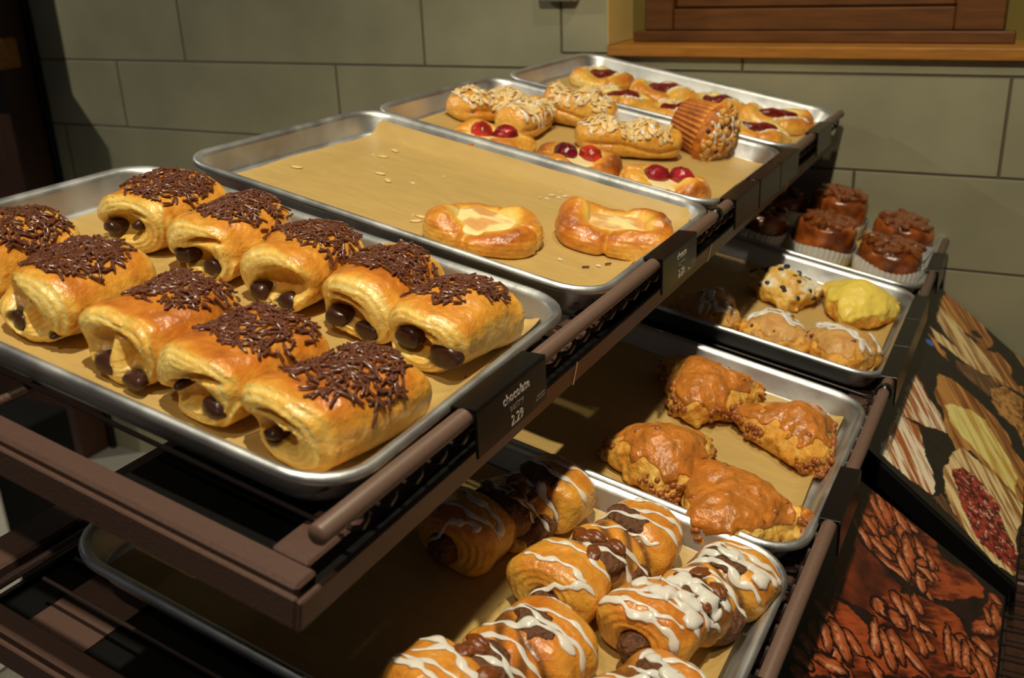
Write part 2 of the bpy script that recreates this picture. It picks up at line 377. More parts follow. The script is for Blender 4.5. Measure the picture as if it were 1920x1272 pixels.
# ------------------------------------------------------------------ the rack
RACK = thing('display_rack', Matrix.Translation((-0.08, 0.65, -1.1)), 'dark brown metal bakery rack with sloping wire shelves', 'rack')
RI = RACK.matrix_world.inverted()
def rpart(name, me, parent=None):
    o = bpy.data.objects.new(name, me); COL.objects.link(o)
    o.parent = parent or RACK
    if parent is None: o.matrix_parent_inverse = RI
    return o
AX = (Vv, Uv, Wv)
ROD = ((0.4605, 0.0015), (0.6765, -0.1565))
for k, (dv, dw) in enumerate(((0.0, 0.0), (0.2165, -0.160))):
    O = P(dv, 0, dw); vb = (0.02, -0.08)[k]
    F = MB(); bx = lambda *a: F.box(*a, ax=AX, o=O)
    bx(vb, 0.4555, -0.0335, -0.0155, -0.052, -0.030, 0.0022)              # front bar
    bx(0.4235, 0.4490, -0.0150, 1.340, -0.052, -0.030, 0.0016)            # customer side bar
    bx(vb, vb+0.03, -0.0150, 1.340, -0.052, -0.030, 0.0022)               # back bar
    bx(vb, 0.4490, 1.3405, 1.362, -0.052, -0.030, 0.0022)
    fr = rpart('shelf_frame', F.mesh('shelf_frame', M_BROWN))
    F = MB()
    bx(0.4608, 0.4646, -0.0415, 1.368, -0.0502, -0.030, 0.001)
    bx(vb, 0.4606, -0.0415, -0.0378, -0.0502, -0.030, 0.001)
    rpart('price_rail', F.mesh('price_rail', M_BROWN))
    F = MB()
    bx(0.4492, 0.4606, -0.0150, 1.366, -0.0520, -0.0420); bx(vb, 0.4606, -0.0376, -0.0337, -0.0520, -0.0440)
    rpart('rail_channel', F.mesh('rail_channel', M_BLACKM))  # groove coloured black to stand for its own shade and the rod's shadow
    for u in (0.300, 0.655, 1.01):
        F = MB(); bx(0.4640, 0.4652, u-0.0012, u+0.0012, -0.0502, -0.0298); rpart('rail_joint', F.mesh('rail_joint', M_ALU))
    F = MB()
    if k == 0: bx(0.297, 0.4233, -0.014, 0.315, -0.0515, -0.0500)
    else: bx(-0.049, 0.4233, -0.014, 1.34, -0.0535, -0.0521)  # the part behind the trays is added to keep the gap dark
    rpart('drip_plate', F.mesh('drip_plate', M_BLACKM))
    if k == 1:
        F = MB(); bx(-0.010, 0.0428, -0.014, 1.34, -0.0520, -0.0500); rpart('support_plate', F.mesh('support_plate', M_BROWN))
    # cross rods and the wires
    F = MB()
    for v in (vb+0.04, 0.197): F.tube([O + P(v, -0.0150, -0.0345), O + P(v, 1.340, -0.0345)], 0.0034, 8)
    rpart('cross_rod', F.mesh('cross_rod', M_BROWN, smooth=True))
    F = MB()
    rv, rw = ROD[k][0]-dv, ROD[k][1]-dw
    for q in range(49):
        u = 0.014 + q*0.0274
        F.tube([O+P(0.035 if k == 0 else -0.014, u, -0.0266), O+P(0.2, u, -0.0266), O+P(rv-0.020, u, -0.0266), O+P(rv-0.012, u, -0.024), O+P(rv-0.0072, u, -0.010), O+P(rv-0.0070, u, rw-0.001)], 0.0017, 6)
        F.tube([O+P(rv+0.002, u, rw-0.005), O+P(rv+0.0035, u, rw-0.012), O+P(rv+0.001, u, rw-0.019), O+P(rv-0.006, u, rw-0.023), O+P(rv-0.014, u, rw-0.022)], 0.0018, 6)
    rpart('wire_grid', F.mesh('wire_grid', M_WIRE, smooth=True))
    F = MB(); F.tube([P(ROD[k][0], -0.027, ROD[k][1]), P(ROD[k][0], -0.0255, ROD[k][1]), P(ROD[k][0], 1.352, ROD[k][1]), P(ROD[k][0], 1.3535, ROD[k][1])], [0.0052, 0.0063, 0.0063, 0.0052], 20)
    rpart('front_rod', F.mesh('front_rod', M_ROD, smooth=True))
    F = MB()
    for u in ((0.655,) if k == 0 else (0.715,)): F.tube([P(ROD[k][0], u-0.006, ROD[k][1]), P(ROD[k][0], u+0.006, ROD[k][1])], 0.0082, 18)
    rpart('collar', F.mesh('collar', M_BLACK, smooth=True))
# uprights and the brackets that carry the lower shelf
for u in (0.30, 1.06):
    rpart('upright', MB().box(0.0, 0.036, u-0.018, u+0.018, -1.1, -0.072, 0.002).mesh('upright', M_BLACKM))
    F = MB()
    a0 = P(-0.065, u, -0.062); F.box(0.0, 0.40, u-0.008, u+0.008, -0.012, 0.0, 0.001, ax=AX, o=P(0.02, 0, -0.0605))
    F.box(0.037, 0.34, u-0.008, u+0.008, -0.335, -0.315, 0.001)
    rpart('bracket', F.mesh('bracket', M_BLACKM))
    rpart('foot', MB().box(-0.14, 0.60, u-0.02, u+0.02, -1.1, -1.07, 0.003).mesh('foot', M_BLACKM))
# the level shelf at the bottom
F = MB(); z0 = -0.545
F.box(0.28, 0.30, 0.05, 1.36, z0-0.02, z0, 0.002); F.box(0.86, 0.88, 0.05, 1.36, z0-0.02, z0, 0.002)
for u in (0.05, 0.80, 1.34): F.box(0.30, 0.86, u, u+0.02, z0-0.02, z0, 0.002)
rpart('base_shelf_frame', F.mesh('base_shelf_frame', M_BROWN))
F = MB()
for q in range(48):
    F.tube([(0.29, 0.075+q*0.027, z0+0.002), (0.87, 0.075+q*0.027, z0+0.002)], 0.002, 6)
for q in range(9): F.tube([(0.33+q*0.065, 0.06, z0-0.002), (0.33+q*0.065, 1.35, z0-0.002)], 0.0024, 6)
rpart('base_wire_grid', F.mesh('base_wire_grid', M_WIRE, smooth=True))
for u in (0.30, 1.06): rpart('base_bracket', MB().box(0.037, 0.80, u-0.01, u+0.01, z0-0.045, z0-0.0205, 0.002).mesh('base_bracket', M_BLACKM))
rpart('base_shelf_pan', MB().box(0.30, 0.86, 0.07, 1.34, z0-0.0196, z0-0.017).mesh('base_shelf_pan', M_WOODR))

# ------------------------------------------------------------------ trays
TL, TW = 0.451, 0.324
def rring(ix, iy, r, z, n=7):
    """rounded rectangle"""
    hx, hy = TL/2-ix, TW/2-iy; V = []
    for cx, cy, a0 in ((hx-r, hy-r, 0), (-hx+r, hy-r, 90), (-hx+r, -hy+r, 180), (hx-r, -hy+r, 270)):
        for q in range(n+1):
            a = math.radians(a0 + 90*q/n); V.append((cx+r*math.cos(a), cy+r*math.sin(a), z))
    return V
def tray_mesh():
    R = []
    for ins, z, r in ((0.0190, -0.0233, 0.022), (0.0150, -0.0232, 0.026), (0.0128, -0.0220, 0.028), (0.0115, -0.0195, 0.030), (0.0058, -0.0020, 0.0345), (0.0046, 0.0016, 0.0352)):
        R.append((ins, r, z))
    for q in range(9):
        a = math.radians(150 - q*37.5); R.append((-0.0038*math.cos(a)*1.0+0.0004, 0.0385 + 0.003*math.cos(a), 0.0040*math.sin(a)))
    for ins, z, r in ((0.0052, -0.0045, 0.0345), (0.0108, -0.0205, 0.030), (0.0125, -0.0240, 0.028), (0.0155, -0.0246, 0.026)):
        R.append((ins, r, z))
    V = []; F = []; n = 32
    for ins, r, z in R: V += rring(ins, ins, r, z)
    for i in range(len(R)-1):
        for k in range(n): F.append((i*n+k, (i+1)*n+k, (i+1)*n+(k+1)%n, i*n+(k+1)%n))
    F.append(tuple(range(n))); m = (len(R)-1)*n; F.append(tuple(m+k for k in range(n))[::-1])
    return mesh('sheet_tray', V, F, M_ALU)
TRAY = tray_mesh()
TRAYS = {  # v, u of the corner, turn, height
 '1': (-0.0041, 0.0, 0.952, 0), '2': (-0.0018, 0.3600, -0.343, 0), '3': (0.0011, 0.6838, 0.492, 0), '4': (0.0048, 1.0315, 0.299, 0),
 'A': (0.2100, 0.0226, -0.183, -0.1595), 'B': (0.2137, 0.3548, -0.287, -0.1595), 'C': (0.2200, 0.7440, 0.185, -0.1595), 'D': (0.2190, 1.0880, -0.220, -0.1595)}
TLAB = {'1': 'aluminium sheet tray holding the chocolate sprinkled rolls, upper shelf', '2': 'nearly empty aluminium tray with two cheese pastries on the upper shelf',
 '3': 'aluminium tray with berry danishes, almond pastries and a tipped muffin', '4': 'aluminium tray of cherry danishes against the tiled wall',
 'A': 'aluminium tray with iced cinnamon twists on the lower shelf', 'B': 'aluminium tray with four caramel glazed scones',
 'C': 'aluminium tray with mixed scones, one of them yellow iced', 'D': 'aluminium tray of sticky pecan buns in white paper cups'}
PLAB = {'1': 'brown parchment sheet under the chocolate sprinkled rolls', '2': 'mostly bare brown parchment sheet scattered with almond crumbs',
 '3': 'brown parchment sheet under the berry danishes and muffin', '4': 'brown parchment sheet under the cherry danishes by the wall',
 'A': 'brown parchment sheet under the iced cinnamon twists', 'B': 'brown parchment sheet under the caramel glazed scones',
 'C': 'brown parchment sheet under the mixed scones', 'D': 'brown parchment sheet under the sticky pecan buns'}
def parchment(seed, rise):
    nx, ny = 70, 50
    x = np.linspace(-1, 1, nx); y = np.linspace(-1, 1, ny); X, Y = np.meshgrid(x, y, indexing='ij')
    hx, hy = TL/2-0.0185, TW/2-0.0155
    jx = 0.002*vn(Y*2, Y*0, X*0, seed); px = X*(hx-0.002) + jx; py = Y*hy
    z = 0.0007 + 0.0006*(1+vn(px*30, py*30, px*0, seed)) + 0.0010*np.maximum(0, vn(px*9, py*5, px*0, seed+3))
    far, near, frt, bck = rise
    def lift(e, w_, h):                       # the edge runs up the tray's wall
        t = np.clip((e-(1-w_))/w_, 0, 1); return t*t*h
    z = z + lift(Y, 0.10, far) + lift(-Y, 0.10, near) + lift(X, 0.06, frt) + lift(-X, 0.06, bck)
    px = px + lift(X, 0.06, frt)*0.35 - lift(-X, 0.06, bck)*0.35
    px = px - 0.008*np.clip(-X-0.5, 0, 1)*-1*0
    py = py + lift(Y, 0.10, far)*0.32 - lift(-Y, 0.10, near)*0.32
    V = np.stack([px, py, z - 0.0233], -1).reshape(-1, 3)
    I = np.arange(nx*ny).reshape(nx, ny)
    F = np.stack([I[:-1,:-1], I[1:,:-1], I[1:,1:], I[:-1,1:]], -1).reshape(-1, 4)
    return mesh('parchment_sheet', V, F, M_PARCH)
RISE = {'1': (0.004, 0.002, 0.008, 0.0), '2': (0.017, 0.002, 0.004, 0.0), '3': (0.002, 0.002, 0.004, 0.0), '4': (0.002, 0.002, 0.004, 0.0),
        'A': (0.006, 0.001, 0.011, 0.0), 'B': (0.002, 0.002, 0.007, 0.0), 'C': (0.002, 0.002, 0.010, 0.0), 'D': (0.004, 0.002, 0.010, 0.0)}
for i, (k, (v, u, yaw, w0)) in enumerate(TRAYS.items()):
    a = math.radians(yaw); c = np.array([v, u]) + np.array([math.cos(a)*TL/2 - math.sin(a)*TW/2, math.sin(a)*TL/2 + math.cos(a)*TW/2])
    M = frame(c[0], c[1], w0, yaw)
    t = part('sheet_tray', TRAY, M=None); t.matrix_world = M
    tag(t, TLAB[k], 'tray', 'aluminium sheet trays on the rack')
    p = part('parchment_sheet', parchment(i*11+3, RISE[k])); p.matrix_world = M
    tag(p, PLAB[k], 'parchment', 'parchment sheets lining the trays')
FLOOR_U = -0.0233 + 0.0016          # top of the parchment, upper and lower shelf
FLOOR_L = FLOOR_U - 0.1595

# ------------------------------------------------------------------ price tags
def text_mesh(s, size, m, font_scale=(1, 1)):
    cu = bpy.data.curves.new('lettering', 'FONT'); cu.body = s; cu.size = size; cu.align_x = 'CENTER'; cu.extrude = 0.00012; cu.resolution_u = 3
    o = bpy.data.objects.new('lettering', cu); COL.objects.link(o)
    bpy.context.view_layer.update()
    me = bpy.data.meshes.new_from_object(o); bpy.data.objects.remove(o); me.materials.clear(); me.materials.append(m); me.name = 'lettering'
    return me
def tag_body():
    b = MB()
    b.box(-0.0095, 0.0095, -0.050, 0.050, -0.0022, 0.0, 0.0006)             # cap over the rod
    b.box(0.0073, 0.0095, -0.050, 0.050, -0.0345, -0.0018, 0.0006)          # face
    b.box(-0.0095, -0.0075, -0.050, 0.050, -0.011, -0.0018, 0.0004)         # back lip
    return b.mesh('tag_body', M_BLACK)
TAGB = tag_body()
FACE = Matrix(((0,0,1,0.0097),(1,0,0,0),(0,1,0,0),(0,0,0,1)))
def face_text(par, s, size, y, z, m, name='lettering'):
    o = part(name, text_mesh(s, size, m), par, FACE @ Matrix.Translation((y, z, 0)))
    return o
def price_tag(rod, u, label, lines=None, dim=False, dx=0.0):
    p = P(ROD[rod][0], u, ROD[rod][1]) + np.array([dx, 0, 0.0066])
    t = thing('price_tag', Matrix.Translation(p), label, 'price tag', 'black price tags on the rods')
    part('tag_body', TAGB, t)
    if lines:
        m = M_TEXT2 if dim else M_TEXT
        face_text(t, lines[0], 0.0098, 0.004, -0.0130, m); face_text(t, lines[1], 0.0078, 0.004, -0.0205, M_TEXT2); face_text(t, lines[2], 0.0104, 0.004, -0.0312, m)
        b = MB(); random.seed(3)
        for r_, z in enumerate((-0.0265, -0.0288)):
            y = 0.034 - 0.002*r_
            while y < 0.046:
                l = random.uniform(0.0008, 0.002); b.box(0.00955, 0.0098, y, y+l, z, z+0.0009); y += l+0.0006
        part('fine_print', b.mesh('fine_print', M_TEXT2), t)
    return t
price_tag(0, 0.1715, 'black price tag reading chocolate pastry 2.29', ('chocolate', 'pastry', '2.29'))
price_tag(0, 0.5150, 'black price tag reading cheese pastry 2.29', ('cheese', 'pastry', '2.29'))
price_tag(0, 0.7540, 'nearest of the black price tags in front of the berry tray')
price_tag(0, 0.8590, 'middle black price tag in front of the berry tray')
price_tag(0, 0.9620, 'black price tag at the gap between the berry and cherry trays')
price_tag(0, 1.1830, 'black price tag in front of the cherry danish tray')
price_tag(1, 0.1430, 'black price tag before the cinnamon twists, cut by the bottom edge')
price_tag(1, 0.4620, 'single black price tag in front of the caramel scones')
price_tag(1, 0.7920, 'nearest of three black price tags before the mixed scones')
price_tag(1, 0.8930, 'middle of three black price tags before the mixed scones')
price_tag(1, 0.9940, 'farthest of three black price tags before the mixed scones')
price_tag(1, 1.2130, 'black price tag in front of the sticky bun tray')

# ------------------------------------------------------------------ picture boards
PIC1= [('crust',[[7,1380],[48,1398],[88,1378],[113,1342],[113,1317],[98,1282],[126,1315],[155,1304],[181,1287],[183,1245],[158,1224],[131,1194],[91,1202],[50,1209],[12,1234],[4,1306]]),('flake',[[5,1296],[18,1298],[56,1286],[100,1263],[137,1237],[158,1228],[115,1206],[67,1197],[30,1213],[8,1244]]),('hole',[[72,1309],[83,1329],[95,1326],[92,1312],[80,1302]]),('hole',[[58,1280],[66,1286],[89,1291],[83,1278],[65,1272]]),('hole',[[152,1297],[161,1302],[181,1297],[182,1273],[168,1258],[156,1268]]),('flake',[[3,1192],[32,1195],[81,1203],[116,1201],[107,1186],[58,1169],[23,1159]]),('crust',[[5,1162],[20,1159],[39,1144],[48,1130],[37,1128],[16,1140]]),('blue',[[2,1132],[10,1145],[17,1141],[15,1128],[7,1125]]),('wood',[[53,1149],[84,1177],[140,1201],[122,1133],[89,1127],[65,1131]]),('cookie',[[126,1165],[149,1212],[184,1226],[193,1068],[175,1112],[148,1101],[130,1124]]),('crust',[[131,1416],[175,1410],[178,1347],[153,1380]]),('crust',[[41,1060],[58,1078],[94,1087],[131,1084],[162,1068],[173,1036],[195,1020],[201,913],[163,910],[111,930],[90,896],[72,924],[59,971],[44,980],[40,1025]]),('cheese',[[61,987],[75,1013],[99,1038],[123,1045],[145,1027],[169,998],[186,968],[187,919],[153,927],[109,946],[97,942],[74,955]]),('iced',[[5,1003],[26,982],[40,964],[57,951],[68,937],[73,917],[49,893],[29,877],[2,855],[1,927]]),('iced',[[2,855],[32,871],[47,829],[45,840],[57,814],[76,777],[75,747],[47,737],[9,736],[-2,735],[-1,788]]),('wood',[[76,744],[87,768],[109,745],[129,736],[102,741]]),('flake',[[80,833],[90,893],[100,916],[141,920],[201,907],[200,866],[196,800],[197,736],[177,728],[144,729],[121,739],[100,756],[88,782]]),('jam',[[91,840],[106,870],[137,875],[163,857],[178,815],[197,794],[196,746],[176,738],[151,738],[131,753],[115,778],[102,816]])]
PIC2= [('bundark',[[-6,587],[7,570],[32,564],[62,553],[41,480],[0,462],[-7,469],[-7,530]]),('bun',[[-5,687],[25,685],[90,678],[103,583],[73,571],[54,569],[22,573],[5,582],[-7,592]]),('bun',[[86,650],[129,668],[152,662],[149,640],[128,609],[107,583],[84,574],[73,569]]),('bun',[[-9,462],[10,460],[30,462],[47,452],[57,433],[52,394],[-10,325],[-10,381],[-9,437]]),('bun',[[42,496],[57,540],[78,557],[105,573],[126,577],[145,560],[148,535],[173,530],[52,395],[51,424],[44,461]]),('bun',[[153,629],[161,666],[175,660],[173,606],[175,532],[158,513],[145,548],[145,577]])]
PECANS= [(-6,668,32,625,6,0),(4,682,36,634,6,0),(-4,621,24,604,6,0),(-8,602,22,576,5,1),(14,592,43,585,6,1),(30,574,71,570,5,1),(35,607,48,601,9,0),(31,675,55,653,7,1),(53,640,70,589,7,0),(52,603,67,573,6,1),(64,651,85,620,7,0),(73,618,75,617,8,0),(81,644,88,622,6,0),(-9,435,4,431,8,1),(-1,419,14,390,7,1),(7,429,31,398,8,0),(-10,381,0,374,8,1),(-13,363,2,354,9,1),(9,373,32,379,8,1),(-10,336,0,337,9,1),(50,501,52,497,12,0),(62,499,69,505,11,0),(58,535,69,520,7,1),(68,536,88,510,6,1),(45,475,54,435,7,1),(56,471,71,432,8,0),(60,477,104,461,8,1),(65,479,77,452,8,0),(88,505,97,487,7,0),(117,550,127,502,7,0),(127,541,137,507,6,0),(138,546,146,513,6,0),(53,418,64,408,7,1),(146,582,166,606,9,0),(150,566,163,567,8,1),(162,660,172,659,6,1),(155,624,161,609,6,0),(166,644,171,612,7,0),(148,540,161,516,7,0),(157,554,171,528,7,0)]

def inpoly(X, Y, poly):
    r = np.zeros(X.shape, bool); n = len(poly)
    for i in range(n):
        x0, y0 = poly[i]; x1, y1 = poly[(i+1) % n]
        if y0 == y1: continue
        c = ((y0 > Y) != (y1 > Y)) & (X < (x1-x0)*(Y-y0)/(y1-y0)+x0); r ^= c
    return r
def blend(C, m, c): C[m] = c[m] if getattr(c, 'ndim', 1) > 1 else c
def paint(kind, S, T, which):
    wx = S + 3*vn(S/14, T/14, S*0, 5) + 1.2*vn(S/4, T/4, S*0, 8); wy = T + 3*vn(S/14, T/14, S*0, 6) + 1.2*vn(S/4, T/4, S*0, 9)
    C = np.zeros(S.shape+(3,)); 
    if which == 1:
        C[:] = lin((26, 19, 16)); C *= (1+0.4*vn(S/9, T/9, S*0, 2))[..., None]
        al, ac = (S*0.62-T*0.78), (S*0.78+T*0.62)          # along and across the pastry layers
        st = fbm(al/60, ac/5, S*0, 1.0, 4, 4); s2 = fbm(al/25, ac/2.2, S*0, 1.0, 14, 3)
        mixc = lambda a, b, t: lin(a)*(1-t[..., None]) + lin(b)*t[..., None]
        pal = {'crust': mixc((120,62,26), (212,150,78), ss(-0.5, 0.5, st)), 'flake': mixc((150,92,44), (240,212,152), ss(-0.45, 0.25, st+0.4*s2)),
               'hole': mixc((20,16,14), (40,28,22), ss(-0.5, 0.5, st)), 'blue': mixc((40,90,180), (70,130,220), ss(-0.3, 0.3, st)),
               'wood': mixc((74,46,34), (140,100,62), ss(-0.5, 0.5, s2)), 'cookie': mixc((120,72,30), (206,150,80), ss(-0.5, 0.3, fbm(S/6, T/6, S*0, 1.0, 3))),
               'cheese': mixc((206,158,70), (242,228,140), ss(-0.5, 0.2, st+0.3*s2)), 'iced': mixc((168,92,38), (244,226,196), ss(-0.25, 0.2, st+0.5*s2)),
               'jam': mixc((78,14,14), (176,60,42), ss(-0.3, 0.5, fbm(S/7, T/7, S*0, 1.0, 21)))}
        for nm, poly in PIC1:
            m = inpoly(wx, wy, poly); blend(C, m, pal[nm])
            if nm == 'jam':
                h = m & (fbm(S/4, T/4, S*0, 1.0, 31) > 0.38); C[h] = lin((226,170,150))
    else:
        C[:] = lin((34, 19, 17)); C *= (1+0.5*vn(S/12, T/12, S*0, 2))[..., None]
        n1 = fbm(S/30, T/30, S*0, 1.0, 4, 4); n2 = fbm((S-T)/5, (S+T)/25, S*0, 1.0, 9, 3)
        mixc = lambda a, b, t: lin(a)*(1-t[..., None]) + lin(b)*t[..., None]
        pal = {'bundark': mixc((48,20,16), (120,50,26), ss(-0.5, 0.5, n1)), 'bun': mixc((66,22,13), (164,74,36), ss(-0.5, 0.6, n1+0.6*n2))}
        for nm, poly in PIC2: blend(C, inpoly(wx, wy, poly), pal[nm])
        g0 = np.random.default_rng(12); extra = []
        while len(extra) < 34:
            x0, y0 = g0.uniform(0, 172), g0.uniform(300, 672); one = np.array([[x0]]), np.array([[y0]])
            if not any(nm == 'bun' and inpoly(one[0], one[1], poly)[0, 0] for nm, poly in PIC2): continue
            if x0 > 95 and y0 > 560: continue
            a0 = g0.normal()*0.5 - 0.35; l0 = g0.uniform(14, 30); extra.append((x0, y0, x0+l0*math.cos(a0), y0+l0*math.sin(a0), g0.uniform(5, 7.5), int(g0.random() < 0.3)))
        for x0, y0, x1, y1, hw, hi in extra + list(PECANS):
            dx, dy = x1-x0, y1-y0; L = math.hypot(dx, dy)+1e-6; ux, uy = dx/L, dy/L
            a = (wx-x0)*ux+(wy-y0)*uy; c = -(wx-x0)*uy+(wy-y0)*ux
            e = np.sqrt(((a-L/2)/(L/2+hw*0.6))**2*1.0 + (c/hw)**2)
            m = e < 1.0; q = np.sqrt(np.clip(1-e**2, 0, 1))
            g = 0.5+0.5*np.cos(c/hw*9+1.5*vn(a/6, c/6, a*0, 3))
            e2 = np.sqrt(((a-L/2)/(L/2+hw*0.95))**2 + (c/(hw*1.25))**2); C[e2 < 1.0] = lin((34,12,9))
            cc = mixc((66,22,13), (198,104,56), np.clip(q*1.0+0.35*(g-0.5)-0.22, 0, 1)); blend(C, m, cc)
            gl = np.exp(-((c/hw+0.35)/(0.15+0.08*hi))**2)*np.clip(q, 0, 1)*ss(0.0, 0.5, vn(a/4, c/4, a*0, 7)+0.35*hi)*m; C[:] = C*(1-0.6*gl[..., None]) + lin((240,190,160))*0.6*gl[..., None]
    return C
def board(name, label, ang, x0, z0, s1, u0, u1, which, notch=False):
    D = np.array([math.cos(math.radians(ang)), 0, -math.sin(math.radians(ang))]); Nn = np.array([math.sin(math.radians(ang)), 0, math.cos(math.radians(ang))])
    M = Matrix(((D[0], 0, Nn[0], x0), (D[1], 1, Nn[1], u0), (D[2], 0, Nn[2], z0), (0,0,0,1)))
    t = thing(name, M, label, 'picture board', 'picture boards under the rack')
    part('board_body', MB().box(-0.045, s1+0.004, -0.004, u1-u0+0.004, -0.026, -0.0008, 0.002).mesh('board_body', M_BLACKM), t)
    h = 0.0011; xs = np.arange(-0.040, s1+h/2, h); us = np.arange(0, u1-u0+h/2, h); S, T = np.meshgrid(xs, us, indexing='ij')
    C = paint(None, S*1000, (T+u0)*1000, which)
    V = np.stack([S, T, S*0], -1).reshape(-1, 3); I = np.arange(S.size).reshape(S.shape)
    F = np.stack([I[:-1,:-1], I[1:,:-1], I[1:,1:], I[:-1,1:]], -1).reshape(-1, 4)
    part('printed_picture', mesh('printed_picture', V, F, M_PRINT, col=C.reshape(-1, 3)), t)
board('picture_board', 'leaning black board printed with cut pastries and red jam', 38.6, 0.633, -0.375, 0.200, 0.722, 1.374, 1)
board('picture_board', 'leaning black board printed with glazed pecan buns close up', 34.0, 0.633, -0.390, 0.176, 0.150, 0.676, 2)

# ------------------------------------------------------------------ pastry building
PALETTE = np.array([(248,226,150), (241,200,102), (231,166,62), (208,124,38), (140,70,20)], float)
def dough(t):
    """raw to well browned crust, t 0..1"""
    t = np.clip(t, 0, 0.999)*4; i = t.astype(int); f = (t-i)[:, None]
    return lin(PALETTE[i]*(1-f) + PALETTE[i+1]*f)
RES = 0.00145
def solid(name, f, lo, hi, mats, colf=None, res=RES, smooth=True):
    V, F = nets(f, lo, hi, res); N = normals(V, F); 
    return mesh(name, V, F, mats, col=None if colf is None else colf(V, N), smooth=smooth), V, F, N
def bvh_of(V, F): return BVHTree.FromPolygons([Vector(p) for p in V], [tuple(int(i) for i in q) for q in F])
def drop(bvh, x, y):
    h = bvh.ray_cast(Vector((x, y, 0.3)), Vector((0, 0, -1)))
    return (None, None) if h[0] is None else (np.array(h[0]), np.array(h[1]))
def scatter(name, bvh, n, region, shape, m, rng, minz=0.003, nz=0.25, sink=0.0, dens=None):
    """small pieces lying on a surface, one mesh"""
    V = []; F = []; k = 0; tries = 0
    while k < n and tries < n*30:
        tries += 1
        x = rng.uniform(region[0], region[1]); y = rng.uniform(region[2], region[3])
        if dens is not None and rng.random() > dens(x, y): continue
        p, nn = drop(bvh, x, y)
        if p is None or p[2] < minz or nn[2] < nz: continue
        a = rng.normal(size=3); t = a - nn*(a@nn); t /= np.linalg.norm(t)+1e-9; b = np.cross(nn, t)
        sv, sf = shape(rng)
        R = np.stack([t, b, nn]); o = len(V)
        V += list(sv @ R + p + nn*sink); F += [tuple(i+o for i in q) for q in sf]; k += 1
    return mesh(name, V, F, m, smooth=True)
def capsule(L, r, bend=0.0, n=6):
    xs = np.array([-0.5, -0.47, -0.38, 0.0, 0.38, 0.47, 0.5])*L; rr = np.array([0.25, 0.75, 1, 1, 1, 0.75, 0.25])*r
    pts = [np.array([x, bend*(1-(2*x/L)**2), 0]) for x in xs]; V, F = tube(pts, list(rr), n); return np.array(V), F
def sprinkle_shape(rng):
    V, F = capsule(rng.uniform(0.0070, 0.0118), rng.uniform(0.00095, 0.00118), rng.normal()*0.0008)
    tilt = rng.normal()*0.16; c, s = math.cos(tilt), math.sin(tilt)
    V = V @ np.array([[c,0,s],[0,1,0],[-s,0,c]]); V[:,2] += rng.uniform(0.0003, 0.0020); return V, F
def ellips(a, b, c, nu=10, nv=7):
    V = []; F = []
    for i in range(nv+1):
        th = math.pi*i/nv
        for k in range(nu):
            ph = 2*math.pi*k/nu; V.append((a*math.sin(th)*math.cos(ph), b*math.sin(th)*math.sin(ph), c*math.cos(th)))
    for i in range(nv):
        for k in range(nu): F.append((i*nu+k, (i+1)*nu+k, (i+1)*nu+(k+1)%nu, i*nu+(k+1)%nu))
    return np.array(V), F
def almond_shape(rng):
    V, F = ellips(rng.uniform(0.0045, 0.0075), rng.uniform(0.0025, 0.004), 0.0006, 9, 6)
    V = V.copy(); V[:,2] += 0.0012 + 0.3*rng.normal()*V[:,0]; return V, F
def nub_shape(lo, hi):
    def f(rng):
        a = rng.uniform(lo, hi); V, F = ellips(a, a*rng.uniform(0.6, 1), a*rng.uniform(0.6, 0.9), 7, 5); return V, F
    return f
def drizzle(bvh, paths, m, rng, name='icing_drizzle', wob=0.0015, th=0.55):
    """strings of icing draped on the pastry: paths = [((x0,y0),(x1,y1),half width)]"""
    V = []; F = []
    for (a, b, hw) in paths:
        a, b = np.array(a), np.array(b); n = 44; pts = []; nr = []; ph = rng.uniform(0, 6); d = b-a; d = d/(np.linalg.norm(d)+1e-9); q = np.array([-d[1], d[0]])
        for i in range(n):
            t = i/(n-1); xy = a*(1-t)+b*t + q*wob*(math.sin(ph+t*9)+0.6*math.sin(ph*2+t*21))
            p, nn = drop(bvh, *xy)
            if p is None:
                if pts: break
                continue
            pts.append(p); nr.append(nn)
        if len(pts) < 6: continue
        pts = np.array(pts); nr = np.array(nr)
        for _ in range(2): nr[1:-1] = (nr[:-2]+nr[1:-1]+nr[2:]); nr /= np.linalg.norm(nr, axis=1)[:, None]
        pts2 = pts.copy(); pts2[1:-1] = (pts[:-2]+2*pts[1:-1]+pts[2:])/4
        m_ = len(pts2); tt = np.linspace(0, 1, m_)
        r = hw*(0.75 + 0.35*np.sin(ph+tt*14) + 0.25*np.sin(ph*3+tt*31)) * np.clip(np.minimum(tt, 1-tt)*10+0.55, 0, 1); r = np.maximum(r, hw*0.35)
        r[-3:] *= np.array([1.25, 1.2, 0.7]); 
        tv, tf = tube(pts2 + nr*(0.0004), list(r), 8, True, th, nr)
        o = len(V); V += tv; F += [tuple(i+o for i in f) for f in tf]
    return mesh(name, V, F, m, smooth=True)
def shell(f, thr, th):
    """a layer of glaze over the part of f above the height thr(x, y)"""
    return lambda X, Y, Z: smax(f(X, Y, Z)-th, thr(X, Y)-Z, 0.0025)

